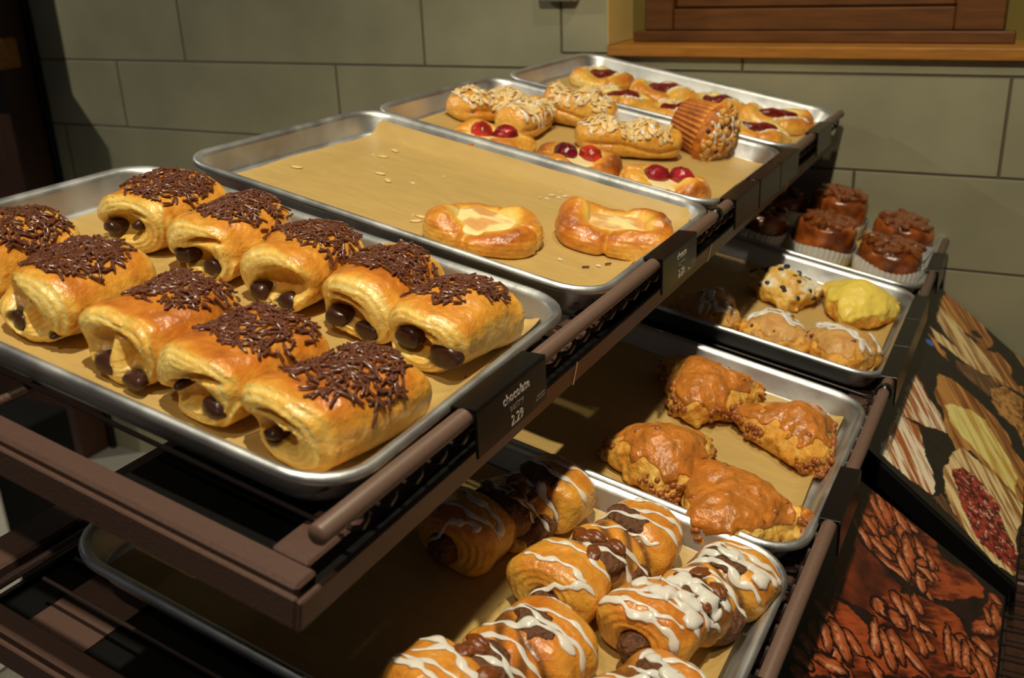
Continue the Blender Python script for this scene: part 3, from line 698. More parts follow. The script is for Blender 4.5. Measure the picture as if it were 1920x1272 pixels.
# ---- chocolate rolls ------------------------------------------------------------------
def chocolate_roll(seed, M, label, L=0.100, W=0.074, H=0.054, spr=(0.012, 0.0, 1.0), bake=0.0, holes=((-0.015, 0.017, 0.0095), (0.014, 0.018, 0.0085)), dent=0.4, nspr=240):
    rng = np.random.default_rng(seed); q1, q2 = rng.uniform(-1, 1, 2)
    skew = rng.normal()*0.05
    def core(X, Y, Z):
        n = fbm(X, Y, Z, 32, seed, 2)
        x = X + 0.0035*vn(Y*28, Z*28, X*0, seed+1); y = Y + 0.004*vn(X*26, Z*26, X*0, seed+2) + skew*X; z = Z + 0.0025*vn(X*30, Y*30, X*0, seed+4)
        xs = np.abs(x)/(L/2); s = 1.0 - 0.11*xs**3; a = W/2*s; b = H/2*(1-0.10*xs**3)
        zc = b*0.98; q = (np.abs(y/a)**2.25 + np.abs((z-zc)/b)**2.45 + 1e-9)**(1/2.35)
        d1 = (q-1)*np.minimum(a, b)*0.92 + 0.0016*n
        d2 = np.abs(x) - (L/2 - 0.007*np.clip(q, 0, 1.2)**3 - 0.0015*q1*np.sign(x)*np.sin(4*y/W))
        d = smax(d1, d2, 0.009)
        e = ss(-0.012, -0.001, d2)*ss(0.12, 0.4, q)                         # the cut end, where the layers show
        r = q*b + 0.0022*vn(X*60, Y*60, Z*60, seed+5)
        d = d + e*0.00075*np.sin(2*math.pi*r/0.0036)*(0.7+0.6*n)
        sp = np.arctan2(z-zc, y)                                             # rolled flap: a step along the side
        st = ss(0.0, 0.25, ((sp*0.5/math.pi + 0.28 + 0.03*q2) % 1.0)); d = d + 0.0022*(st-0.5)*(1-e)
        return d, e, q, z
    def f(X, Y, Z):
        d, e, q, z = core(X, Y, Z)
        for sx in (-1, 1):
            hx = sx*(L/2-0.002); tl = 0.45*q2
            rec = np.sqrt(((X-hx)/0.017)**2 + ((Y-0.009*q1)/(0.019+0.006*dent))**2 + ((Z-H*(0.36+0.10*dent)-tl*Y+6*Y*Y)/(0.0085+0.0035*dent))**2)-1
            d = smax(d, -rec*0.0080*(0.30+0.26*dent), 0.006)
            dv = np.sqrt(((X-hx+sx*0.0125)/0.011)**2 + ((Y-0.002*q2-0.2*(Z-0.016)*q1)/0.0050)**2 + ((Z-H*0.33)/0.014)**2)-1
            if dent > 0.95: d = smin(d, dv*0.0050, 0.005)
            for hy, hz, hr in holes:
                h1 = np.sqrt(((X-hx)/0.009)**2 + ((Y+hy*sx)/(hr*0.90))**2 + ((Z-hz)/(hr*0.70))**2)-1
                d = smax(d, -h1*hr*0.8, 0.0022)
            cr = np.sqrt(((X-hx)/0.010)**2 + ((Y-0.010*q2)/0.015)**2 + ((Z-H*0.66-tl*Y+Y*Y*10)/0.0022)**2)-1
            d = smax(d, -cr*0.0022*(0.4+dent), 0.002)
        return smax(d, -Z, 0.002)
    def colf(V, N):
        X, Y, Z = V.T; d, e, q, z = core(X, Y, Z); b = H/2
        t = 0.40 + bake + 0.26*ss(0.15, 0.9, Z/H)*ss(-0.1, 0.8, N[:,2]) + 0.24*fbm(X, Y, Z, 26, seed+9, 3) + 0.10*fbm(X, Y, Z, 120, seed+8, 2)
        t = t - 0.12*ss(0.35, 0.0, Z/H)
        e2 = np.maximum(e, 0.75*ss(0.030, 0.045, np.abs(X)))
        r = q*b + 0.0022*vn(X*60, Y*60, Z*60, seed+5); ring = 0.5+0.5*np.sin(2*math.pi*r/0.0036)
        te = 0.06 + 0.30*ring**2 + 0.16*fbm(X, Y, Z, 50, seed+3, 2) + 0.22*ss(0.8, 1.05, q)
        t = t*(1-e2)+te*e2
        inn = ss(-0.0008, -0.0035, d)*ss(0.03, 0.042, np.abs(X))             # inside of a hole
        C = dough(t)
        for sx in (-1, 1):
            for hy, hz, hr in holes:
                m = ss(1.35, 1.0, np.sqrt(((Y-hy*-sx)/(hr*0.86+0.0012))**2+((Z-hz)/(hr*0.64+0.0014))**2))*inn*(np.sign(X) == sx)
                C = C*(1-0.85*m[:,None]) + lin((58,30,18))*0.85*m[:,None]
        return C
    t = thing('chocolate_pastry', M, label, 'pastry', 'chocolate sprinkled rolls')
    me, V, F, N = solid('rolled_dough', f, (-L/2-0.008, -W/2-0.010, -0.003), (L/2+0.008, W/2+0.010, H+0.008), M_DOUGH, colf)
    part('rolled_dough', me, t)
    for hy, hz, hr in holes:
        hr = hr*rng.uniform(0.88, 1.12); ends = rng.uniform(-0.002, 0.002)
        def g(X, Y, Z, hy=hy, hz=hz, hr=hr):
            y = Y-hy*np.where(X < 0, 1, -1)*np.ones_like(X); z = Z-hz
            qq = (np.abs(y/(hr*0.90))**2.4+np.abs(z/(hr*0.70))**2.4+1e-9)**(1/2.6)
            return smax((qq-1)*hr*0.70 + 0.0022*vn(X*100, Y*120, Z*120, seed+7), np.abs(X)-(L/2-0.0022+ends), 0.005)
        mb, *_ = solid('chocolate_baton', g, (-L/2-0.004, hy-hr-0.004, hz-hr-0.004), (-0.006, hy+hr+0.004, hz+hr+0.004), M_CHOC, res=0.0016)
        part('chocolate_baton', mb, t)
    bv = bvh_of(V, F); cx, cy, k = spr
    def dens(x, y):
        r = math.hypot((x-cx+0.002)/0.036, (y-cy)/0.032); n = float(vn(np.array([x*55]), np.array([y*55]), np.array([0.0]), seed+6)[0])
        return max(0.03, min(1.0, 1.35-r**2*0.95+0.5*n))
    me = scatter('chocolate_sprinkles', bv, int(nspr*k), (cx-0.040, cx+0.036, cy-0.036, cy+0.036), sprinkle_shape, M_SPRINK, rng, 0.012, 0.12, 0.0004, dens)
    o = part('chocolate_sprinkles', me, t); o['kind'] = 'stuff'
    return t
# far row (u 0.24) and near row (u 0.085); the turned-up local x runs towards the wall
CH = [(0.097, 0.240, 96, dict(bake=-0.02, spr=(0.004,0.0,1.0), holes=((-0.006,0.026,0.0050),(0.017,0.019,0.0060)), dent=0.8), 'chocolate sprinkled roll at the back left of the far row'),
 (0.172, 0.240, 93, dict(bake=-0.04, spr=(0.010,0.0,1.1), dent=0.2), 'second chocolate sprinkled roll in the far row, two chocolate ends showing'),
 (0.249, 0.238, 91, dict(bake=0.0, spr=(0.014,-0.002,0.95), holes=((-0.014,0.012,0.0080),(0.011,0.013,0.0090)), dent=0.9), 'third chocolate sprinkled roll of the far row, folded end'),
 (0.321, 0.240, 92, dict(L=0.106, W=0.077, bake=0.03, spr=(0.012,0.0,1.05), holes=((-0.016,0.014,0.0105),(0.012,0.016,0.0095)), dent=0.4), 'fourth chocolate sprinkled roll of the far row, wide dark hole in its end'),
 (0.389, 0.232, 88, dict(bake=-0.03, spr=(0.012,0.004,1.0), holes=((-0.019,0.020,0.0125),(0.013,0.023,0.0100)), dent=0.6), 'chocolate sprinkled roll alone at the right of the far row, by the tag'),
 (0.092, 0.092, 96, dict(bake=0.0, spr=(0.006,0.0,1.1)), 'chocolate sprinkled roll cut off by the left edge of the picture'),
 (0.168, 0.090, 92, dict(bake=0.02, spr=(0.004,0.002,1.35), holes=((-0.020,0.012,0.0042),(0.010,0.014,0.0095)), dent=1.0), 'near row chocolate sprinkled roll at left, thickly covered in sprinkles'),
 (0.250, 0.086, 91, dict(bake=0.10, spr=(0.018,0.0,0.95), holes=((-0.017,0.010,0.0088),(0.010,0.011,0.0100)), dent=1.0), 'near row chocolate roll with two chocolate lumps at its folded end'),
 (0.322, 0.082, 87, dict(bake=0.09, spr=(0.018,0.002,1.0), holes=((-0.015,0.018,0.0090),(0.014,0.022,0.0046)), dent=0.5), 'near row chocolate sprinkled roll between the folded one and the corner one'),
 (0.394, 0.080, 82, dict(bake=0.16, spr=(0.008,0.0,1.1), holes=((-0.009,0.026,0.0045),(0.010,0.017,0.0072)), dent=0.3), 'well browned chocolate sprinkled roll in the near corner of the tray')]
for i, (v, u, a, kw, lab) in enumerate(CH): chocolate_roll(101+i*13, frame(v, u, FLOOR_U, a), lab, **kw)

# ---- danishes -------------------------------------------------------------------------
def danish_dough(seed, ax, by, p, rr, rh, bake, fold=0.0, sunk=0.010):
    rng = np.random.default_rng(seed); p1, p2, p3 = rng.uniform(0, 6.28, 3); am = rng.uniform(0.6, 1.2)
    def rho(X, Y):
        return (np.abs(X/ax)**p + np.abs(Y/by)**p + 1e-9)**(1/p)
    def f(X, Y, Z):
        x = X + 0.004*vn(X*24, Y*24, X*0, seed); y = Y + 0.004*vn(X*24, Y*24, X*0, seed+1)
        th = np.arctan2(y, x); r = rho(x, y); R = np.hypot(x, y); sc = R/np.maximum(r, 1e-4)
        hh = rh*(1 + 0.14*am*np.sin(2*th+p1) + 0.10*np.sin(3*th+p2) + fold*np.maximum(0, np.cos(2*(th-p3)))**6*0.5)
        rc = 1 - rr/sc*1.05
        dr = (r-rc)*sc
        ring = ((np.abs(dr/(rr*1.04))**2.1 + np.abs((Z-hh*0.50)/(hh*0.56))**2.3 + 1e-9)**(1/2.2)-1)*rr*0.72
        slab = smax((r-0.98)*sc*0.9, np.abs(Z-sunk*0.5)-sunk*0.5, 0.004)
        d = smin(ring, slab, 0.006) + 0.0020*fbm(X, Y, Z, 50, seed+4, 3) + 0.0030*np.exp(-(np.sin(2*th+p1*0.3)/0.16)**2)*ss(0.55, 0.7, r) + 0.00022*np.sin(2*math.pi*(Z/0.0042+0.5*vn(X*30, Y*30, X*0, seed)))*ss(0.85, 1.0, r)
        return smax(d, -Z, 0.002)
    def colf(V, N):
        X, Y, Z = V.T; r = rho(X, Y); th = np.arctan2(Y, X)
        t = 0.42 + bake + 0.30*ss(0.3, 1.0, Z/rh)*ss(0.55, 0.85, r) + 0.20*fbm(X, Y, Z, 24, seed+9, 3) + 0.10*fbm(X, Y, Z, 110, seed+7, 2) + 0.16*np.sin(th*2+p3)*ss(0.6, 0.9, r)
        t = t - 0.30*ss(0.72, 0.45, r) - 0.14*ss(0.3, 0.0, Z/rh)
        return dough(t)
    return f, colf, rho
def cheese_pastry(seed, M, label, ax, by, p, rr, rh, bake, sc):
    f, colf, rho = danish_dough(seed, ax, by, p, rr, rh, bake, 0.25, 0.012)
    t = thing('cheese_pastry', M, label, 'pastry', 'cheese pastries')
    me, V, F, N = solid('folded_dough', f, (-ax-0.010, -by-0.010, -0.003), (ax+0.010, by+0.010, rh*1.45+0.006), M_DOUGH, colf)
    part('folded_dough', me, t)
    def g(X, Y, Z):
        x = X + 0.005*vn(X*40, Y*40, X*0, seed+2); y = Y + 0.005*vn(X*40, Y*40, X*0, seed+3); r = rho(x/sc, y/sc); R = np.hypot(x, y)/np.maximum(r, 1e-4)
        top = 0.0225 - 0.004*r**2 + 0.0016*vn(X*70, Y*70, X*0, seed+5)
        return smax((r-1)*R*0.8, np.maximum(Z-top, 0.008-Z), 0.003)
    def gc(V, N):
        X, Y, Z = V.T; n = fbm(X, Y, Z, 45, seed+6, 3); m = 0.75*ss(0.10, 0.45, n)*ss(0.010, 0.014, Z)
        return lin((246,226,160))*(1-m[:,None]) + lin((214,134,60))*m[:,None]
    mg, *_ = solid('cheese_filling', g, (-ax, -by, 0.006), (ax, by, 0.028), M_CHEESE, gc); part('cheese_filling', mg, t)
    return t
cheese_pastry(311, frame(0.291, 0.456, FLOOR_U, 15), 'round cheese pastry with browned spots on its filling', 0.054, 0.051, 2.6, 0.0140, 0.0225, 0.02, 0.74)
cheese_pastry(323, frame(0.391, 0.552, FLOOR_U, 24), 'squarish cheese pastry nearest the cheese price tag', 0.058, 0.048, 3.4, 0.0145, 0.0260, 0.10, 0.72)
def berry_danish(seed, M, label, cols, bake):
    f, colf, rho = danish_dough(seed, 0.053, 0.049, 2.2, 0.0140, 0.0225, bake, 0.3, 0.012)
    rng = np.random.default_rng(seed)
    t = thing('berry_danish', M, label, 'pastry', 'berry danishes')
    me, V, F, N = solid('folded_dough', f, (-0.062, -0.058, -0.003), (0.062, 0.058, 0.042), M_DOUGH, colf, res=0.0019); part('folded_dough', me, t)
    def g(X, Y, Z):
        x = X + 0.004*vn(X*45, Y*45, X*0, seed+2); r = rho(x/0.74, Y/0.74)
        return smax((r-1)*0.03, np.maximum(Z-(0.0205+0.002*vn(X*60, Y*60, X*0, seed)), 0.008-Z), 0.003)
    mg, *_ = solid('cream_filling', g, (-0.045, -0.042, 0.005), (0.045, 0.042, 0.026), M_CHEESE, lambda V, N: np.tile(lin((240,216,160)), (len(V), 1)), res=0.0019); part('cream_filling', mg, t)
    for k, c in enumerate(cols):
        def h(X, Y, Z):
            q = np.sqrt((X/0.0162)**2+(Y/0.0135)**2+(Z/0.0128)**2); return (q-1)*0.012 + 0.0008*vn(X*230, Y*230, Z*230, seed+k)
        def hc(V, N): 
            n = ss(-0.4, 0.6, fbm(*V.T, 90, seed+k+3, 2)); return lin(c)*(1-n[:,None]) + lin(np.array(c)*0.62)*n[:,None]
        mh, *_ = solid('berry', h, (-0.018, -0.016, -0.016), (0.018, 0.016, 0.016), M_BERRY, hc, res=0.0014)
        a = math.radians(-28+rng.uniform(-12, 12)); ca, sa = math.cos(a), math.sin(a); s = (-1, 1)[k]
        part('berry', mh, t, Matrix.Translation((s*0.0152*ca, s*0.0152*sa, 0.0228)) @ Matrix.Rotation(rng.uniform(0, 3), 4, 'Z'))
    return t
berry_danish(401, frame(0.153, 0.728, FLOOR_U, 58), 'berry danish at the back near side of its tray, two red berries', ((206,54,34),(170,30,34)), 0.02)
berry_danish(414, frame(0.264, 0.736, FLOOR_U, 60), 'middle berry danish with an orange glazed front edge', ((120,20,36),(210,58,36)), 0.10)
berry_danish(427, frame(0.376, 0.748, FLOOR_U, 58), 'berry danish in front of the tipped muffin, two raspberries on top', ((150,28,36),(168,34,42)), 0.06)
def cherry_danish(seed, M, label, ax=0.054, by=0.042, jl=0.030, jw=0.011, jy=0.0):
    f, colf, rho = danish_dough(seed, ax, by, 2.1, 0.0150, 0.0235, -0.14, 0.2, 0.012)
    rng = np.random.default_rng(seed)
    t = thing('cherry_danish', M, label, 'pastry', 'cherry danishes')
    me, V, F, N = solid('folded_dough', f, (-ax-0.01, -by-0.01, -0.003), (ax+0.01, by+0.01, 0.040), M_DOUGH, colf, res=0.0021); part('folded_dough', me, t)
    def g(X, Y, Z):
        y = Y - jy + 0.004*vn(X*50, Y*0, X*0, seed+2); r = np.sqrt((X/jl)**2+(y/jw)**2)
        return smax((r-1)*jw*0.8, np.maximum(Z-(0.0285+0.003*vn(X*90, Y*90, X*0, seed)-0.004*r**2), 0.008-Z), 0.004)
    mg, *_ = solid('cherry_jam', g, (-jl-0.006, -0.026, 0.005), (jl+0.006, 0.028, 0.036), M_JAM, None, res=0.0018); part('cherry_jam', mg, t)
    bv = bvh_of(V, F); pp = []
    for q in range(4):
        s = (-1, 1)[q % 2]; y = s*rng.uniform(by*0.45, by*0.8); x = rng.uniform(-ax*0.6, 0); pp.append(((x, y), (x+rng.uniform(0.03, 0.05), y+s*rng.uniform(-0.006, 0.008)), rng.uniform(0.0016, 0.003)))
    part('icing_drizzle', drizzle(bv, pp, M_ICING, rng), t)
    return t
CD = [(0.091, 1.226, 70, 'cherry danish at the very back left corner of the cherry tray'), (0.176, 1.104, 58, 'cherry danish at the near left of the cherry tray, long jam slit'),
 (0.196, 1.232, 60, 'second cherry danish along the wall side of the tray'), (0.266, 1.108, 52, 'cherry danish partly hidden by the top of the muffin'),
 (0.290, 1.238, 55, 'third cherry danish along the wall side, large jam lump'), (0.383, 1.243, 40, 'cherry danish at the right end along the wall side'),
 (0.384, 1.118, 38, 'cherry danish at the right end of the near side, beside the muffin')]
for i, (v, u, a, lab) in enumerate(CD):
    rng = np.random.default_rng(i+5); cherry_danish(500+i*17, frame(v, u, FLOOR_U, a), lab, 0.053+rng.uniform(0, 0.006), 0.043+rng.uniform(0, 0.004), rng.uniform(0.030, 0.036), rng.uniform(0.013, 0.017), rng.uniform(-0.003, 0.003))

# ---- almond pastries ------------------------------------------------------------------
def almond_pastry(seed, M, label, L=0.125, W=0.062, H=0.040, bend=1.2):
    rng = np.random.default_rng(seed); p1 = rng.uniform(0, 6)
    def f(X, Y, Z):
        y = Y - bend*X**2*2.2 + 0.003*vn(X*30, Z*30, X*0, seed); x = X + 0.003*vn(Y*30, Z*30, X*0, seed+1)
        xs = np.abs(x)/(L/2); a = W/2*(1-0.18*xs**4); b = H/2*(1 - 0.12*xs**4 + 0.11*np.sin(x/0.0092+p1))
        q = (np.abs(y/a)**2.6 + np.abs((Z-b*0.98)/b)**2.4+1e-9)**(1/2.5)
        d = smax((q-1)*b*0.95, np.abs(x)-L/2+0.004*q**2, 0.010) + 0.0012*fbm(X, Y, Z, 50, seed+2, 2)
        lay = np.abs(Z-0.40*H+0.003*np.sin(x*60)) ; d = d + 0.0035*np.exp(-(lay/0.0022)**2)*ss(0.75, 0.95, q)
        return smax(d, -Z, 0.002)
    def colf(V, N):
        X, Y, Z = V.T; t = 0.38 + 0.18*ss(0.3, 1, Z/H) + 0.22*fbm(X, Y, Z, 30, seed+9, 3) + 0.10*fbm(X, Y, Z, 120, seed+8, 2) + 0.14*np.exp(-((Z-0.40*H)/0.004)**2); return dough(t)
    t = thing('almond_pastry', M, label, 'pastry', 'almond pastries')
    me, V, F, N = solid('layered_dough', f, (-L/2-0.008, -W/2-0.022, -0.003), (L/2+0.008, W/2+0.030, H+0.012), M_DOUGH, colf, res=0.0021); part('layered_dough', me, t)
    bv = bvh_of(V, F)
    o = part('almond_slices', scatter('almond_slices', bv, 170, (-L/2+0.012, L/2-0.012, -W/2, W/2+0.012), almond_shape, M_ALMOND, rng, 0.016, 0.3), t); o['kind'] = 'stuff'
    pp = [((-L/2+0.012+k*0.0135+rng.normal()*0.002, -W/2-0.002+bend*0.004), (-L/2+0.016+k*0.0135+rng.normal()*0.003, W/2+0.002+bend*0.004), rng.uniform(0.0020, 0.0034)) for k in range(8)]
    part('icing_drizzle', drizzle(bv, pp, M_ICING, rng), t)
    return t
almond_pastry(601, frame(0.078, 0.862, FLOOR_U, 62), 'almond pastry at the back left end of the berry tray', 0.120, 0.056, 0.038, 1.0)
almond_pastry(612, frame(0.142, 0.845, FLOOR_U, 95), 'almond pastry pointing its blunt end at the near side', 0.128, 0.052, 0.040, 0.6)
almond_pastry(623, frame(0.172, 0.945, FLOOR_U, 12), 'thickest almond pastry, lying crosswise behind the blunt ended one', 0.105, 0.058, 0.050, 0.6)
almond_pastry(634, frame(0.279, 0.872, FLOOR_U, 38), 'almond pastry alone beside the tipped muffin', 0.142, 0.058, 0.042, 1.0)

# ---- muffin lying on its side ------------------------------------------------------------
def muffin(M, label):
    seed = 71; rng = np.random.default_rng(seed)
    t = thing('muffin', M, label, 'muffin')
    prof = [(0.0, 0.0), (0.0, 0.016), (0.0005, 0.0270), (0.003, 0.0290), (0.012, 0.0312), (0.024, 0.0340), (0.036, 0.0366), (0.046, 0.0386), (0.050, 0.0392), (0.050, 0.0)]
    V = []; F = []; n = 144
    for z, r in prof:
        for k in range(n):
            a = 2*math.pi*k/n; amp = 0.0013*min(1, r/0.027)*(1 if 0.002 < z < 0.049 else 0.4); rr = r + amp*math.cos(30*a) if r > 0.02 else r
            V.append((rr*math.cos(a), rr*math.sin(a), z))
    for i in range(len(prof)-1):
        for k in range(n): F.append((i*n+k, i*n+(k+1)%n, (i+1)*n+(k+1)%n, (i+1)*n+k))
    V = np.array(V); al = np.arctan2(V[:,1], V[:,0]); fl = 0.5+0.5*np.cos(30*al)
    tt = 0.62 + 0.30*fl*0 - 0.32*fl + 0.15*fbm(*V.T, 40, 3, 2) - 0.25*ss(0.036, 0.050, V[:,2])
    part('fluted_side', mesh('fluted_side', V, F, M_MUFFIN, col=dough(np.clip(tt+0.42, 0, 1))), t)
    def f(X, Y, Z):
        R = np.hypot(X, Y); n = 0.0035*fbm(X, Y, Z, 36, seed, 3)
        cap = (np.sqrt((R/0.045)**2 + ((Z-0.052)/0.027)**2)-1)*0.026; return smax(cap, 0.0485-Z, 0.004) + n
    def colf(V, N): 
        n = fbm(*V.T, 40, 77, 3); return dough(np.clip(0.76+0.35*n, 0, 1))
    me, V, F, N = solid('muffin_top', f, (-0.054, -0.054, 0.044), (0.054, 0.054, 0.086), M_MUFFIN, colf, res=0.0019); part('muffin_top', me, t)
    bv = bvh_of(V, F)
    o = part('streusel', scatter('streusel', bv, 130, (-0.046, 0.046, -0.046, 0.046), nub_shape(0.0026, 0.0062), M_CRUMB, rng, 0.048, 0.0, 0.0006), t); o['kind'] = 'stuff'
    o = part('berry_bits', scatter('berry_bits', bv, 11, (-0.044, 0.044, -0.044, 0.044), nub_shape(0.003, 0.0045), M_BLUEB, rng, 0.049, 0.0, 0.0), t)
    pp = [((-0.043+0.004*k, -0.040+0.012*k), (0.043-0.003*k, -0.030+0.013*k), rng.uniform(0.0028, 0.0045)) for k in range(6)]
    part('icing_drizzle', drizzle(bv, pp, M_ICING, rng, wob=0.003), t)
MU = frame(0.305, 0.985, FLOOR_U, -8) @ Matrix.Translation((0, 0, 0.0372)) @ Matrix.Rotation(math.radians(98), 4, 'Y')
muffin(MU, 'blueberry streusel muffin tipped over on its side in the berry tray')

# ---- cinnamon twists --------------------------------------------------------------------
def cinnamon_twist(seed, M, label, L=0.150, W=0.070, H=0.052, glaze=1.0, flip=1):
    rng = np.random.default_rng(seed); p1 = rng.uniform(-1, 1)
    def rolls(X, Y, Z):
        x = X + 0.004*vn(Y*30, Z*30, X*0, seed); y = Y + 0.004*vn(X*26, Z*26, X*0, seed+1); z = Z
        def lump(cx, ang, hl, ry, rz, p=2.3):
            a = math.radians(ang); xx = (x-cx)*math.cos(a)+y*math.sin(a); yy = -(x-cx)*math.sin(a)+y*math.cos(a)
            q = (np.abs(yy/ry)**p + np.abs((z-rz*0.97)/rz)**p+1e-9)**(1/p)
            return smax((q-1)*min(ry, rz)*0.92, np.abs(xx)-hl+0.006*q**2, 0.010), q, xx
        d1, q1, x1 = lump(-L*0.29, flip*16, 0.028, W/2, H/2)
        d2, q2, x2 = lump(L*0.29, flip*14, 0.028, W/2*0.96, H/2*0.95)
        d3, q3, x3 = lump(0.0, flip*20, 0.030, W/2*0.88, H/2*0.84)
        # raised strands that cross the middle
        s1 = np.sqrt((np.abs((x-0.010*flip) - (y*0.62*flip))/0.011)**2 + ((z-H*0.72+y*y*14)/0.010)**2) - 1
        s1 = smax(s1*0.009, np.abs(y)-W*0.44, 0.008)
        return d1, d2, d3, s1, q1, x1
    def f(X, Y, Z):
        d1, d2, d3, s1, q1, x1 = rolls(X, Y, Z)
        r = q1*H/2
        d1 = d1 + 0.0007*np.sin(2*math.pi*r/0.0042)*ss(-0.010, -0.001, np.abs(x1)-0.028)
        d = smin(smin(d1, d2, 0.003), d3, 0.003); d = smin(d, s1, 0.003)
        d = d + 0.0013*fbm(X, Y, Z, 50, seed+4, 2)
        h = np.sqrt(((X+L/2-0.004)/0.017)**2 + ((Y+0.006)/0.0125)**2 + ((Z-H*0.42)/0.0130)**2)-1
        d = smax(d, -h*0.011, 0.003)
        return smax(d, -Z, 0.002)
    def colf(V, N):
        X, Y, Z = V.T; d1, d2, d3, s1, q1, x1 = rolls(X, Y, Z)
        t = 0.42 + 0.22*ss(0.25, 0.9, Z/H)*ss(-0.2, 0.7, N[:,2]) + 0.24*fbm(X, Y, Z, 24, seed+9, 3) + 0.10*fbm(X, Y, Z, 110, seed+8, 2) - 0.12*ss(0.3, 0.0, Z/H)
        r = q1*H/2; e = ss(0.026, 0.030, -x1)*(X < 0); t = t*(1-0.7*e) + 0.7*e*(0.22+0.18*(0.5+0.5*np.sin(2*math.pi*r/0.0042)))
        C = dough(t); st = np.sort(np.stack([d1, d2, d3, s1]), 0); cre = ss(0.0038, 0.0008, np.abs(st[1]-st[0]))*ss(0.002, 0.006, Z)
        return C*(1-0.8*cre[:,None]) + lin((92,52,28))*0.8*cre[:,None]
    t = thing('cinnamon_twist', M, label, 'pastry', 'iced cinnamon twists')
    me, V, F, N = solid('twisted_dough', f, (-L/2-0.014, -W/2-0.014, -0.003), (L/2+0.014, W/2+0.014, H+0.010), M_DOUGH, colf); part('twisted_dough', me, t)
    bv = bvh_of(V, F)
    def g(X, Y, Z):
        n = 0.0022*fbm(X, Y, Z, 120, seed+6, 3)
        a = (np.sqrt(((X+L/2-0.010)/0.014)**2 + ((Y+0.006)/0.0118)**2 + ((Z-H*0.42)/0.0122)**2)-1)*0.0118
        b = (np.sqrt(((X+0.014*flip)/0.017)**2 + ((Y+0.004)/0.022)**2 + ((Z-H*0.80)/0.0075)**2)-1)*0.0075
        c = (np.sqrt(((X-0.004)/0.022)**2 + ((Y+W*0.36)/0.012)**2 + ((Z-H*0.36)/0.013)**2)-1)*0.0115
        e = (np.sqrt(((X-0.034)/0.013)**2 + ((Y-0.004)/0.018)**2 + ((Z-H*0.88)/0.006)**2)-1)*0.006
        return (a, b, c, e)[which] + n
    V2 = np.zeros((0, 3)); F2 = np.zeros((0, 4), int)
    for which in range(4):
        mg, v2, f2, n2 = solid('pecan_filling', g, (-L/2-0.012, -W/2-0.010, 0.002), (L/2, W/2, H+0.010), M_FILL, None); part('pecan_filling', mg, t)
        F2 = np.concatenate([F2, f2+len(V2)]); V2 = np.concatenate([V2, v2])
    for q in range(5):
        x, y = rng.uniform(-0.030, 0.012), rng.uniform(-0.024, 0.016); p, nn = drop(bvh_of(V2, F2), x, y)
        if p is None or p[2] < H*0.6: p, nn = drop(bv, x, y)
        if p is None: continue
        part('pecan', PECAN_ME, t, Matrix.Translation(p+np.array([0,0,0.001])) @ Matrix.Rotation(rng.uniform(0, 3), 4, 'Z') @ Matrix.Scale(0.72, 4))
    pp = []; n = int(9*glaze)
    allV = np.concatenate([V, V2]); allF = np.concatenate([F, F2+len(V)]); bva = bvh_of(allV, allF)
    for k in range(n):
        x = -L/2+0.008 + (L-0.012)*k/(n-1) + rng.normal()*0.003; sl = flip*0.012+rng.normal()*0.006
        pp.append(((x-sl, W/2*rng.uniform(0.55, 1.05)), (x+sl, -W/2*rng.uniform(0.7, 1.10)), rng.uniform(0.0018, 0.0042)))
    if glaze > 1.2: pp += [((x_, 0.026), (x_+0.008, -0.030), 0.0075) for x_ in (-0.045, -0.033, -0.02, 0.035)]
    part('icing_drizzle', drizzle(bva, pp, M_ICING, rng, wob=0.0018, th=0.30), t)
    return t
def pecan_mesh():
    def f(X, Y, Z):
        r = 1 - 0.10*np.cos(Y/0.0021*1.0)*ss(0.2, 0.6, Z/0.005)
        q = np.sqrt((X/0.0130)**2 + (Y/0.0072)**2 + (Z/0.0058)**2); d = (q-r)*0.0060
        d = smax(d, -(np.sqrt((Y/0.0011)**2+((Z-0.0062)/0.0022)**2)-1)*0.0011, 0.001)
        return d + 0.0005*vn(X*300, Y*300, Z*300, 3)
    me, *_ = solid('pecan', f, (-0.015, -0.009, -0.0075), (0.015, 0.009, 0.0075), M_PECAN, None, res=0.0009); return me
PECAN_ME = pecan_mesh()
CT = [(0.447, 0.258, 70, dict(L=0.165, W=0.070, glaze=1.0), 'cinnamon twist half in the shade of the upper shelf'),
 (0.533, 0.247, 72, dict(L=0.160, W=0.070, glaze=1.0), 'cinnamon twist with a brown filled hole in its near end'),
 (0.610, 0.246, 68, dict(L=0.160, W=0.070, glaze=1.5), 'heavily iced cinnamon twist at the customer end of the tray'),
 (0.520, 0.098, 66, dict(L=0.150, W=0.072, glaze=1.2), 'cinnamon twist cut off by the bottom edge, pecans on top'),
 (0.604, 0.104, 60, dict(L=0.130, W=0.072, glaze=1.6), 'white iced cinnamon twist at the bottom edge near the price rod')]
for i, (v, u, a, kw, lab) in enumerate(CT): cinnamon_twist(701+i*19, frame(v, u, FLOOR_L, a), lab, **kw)

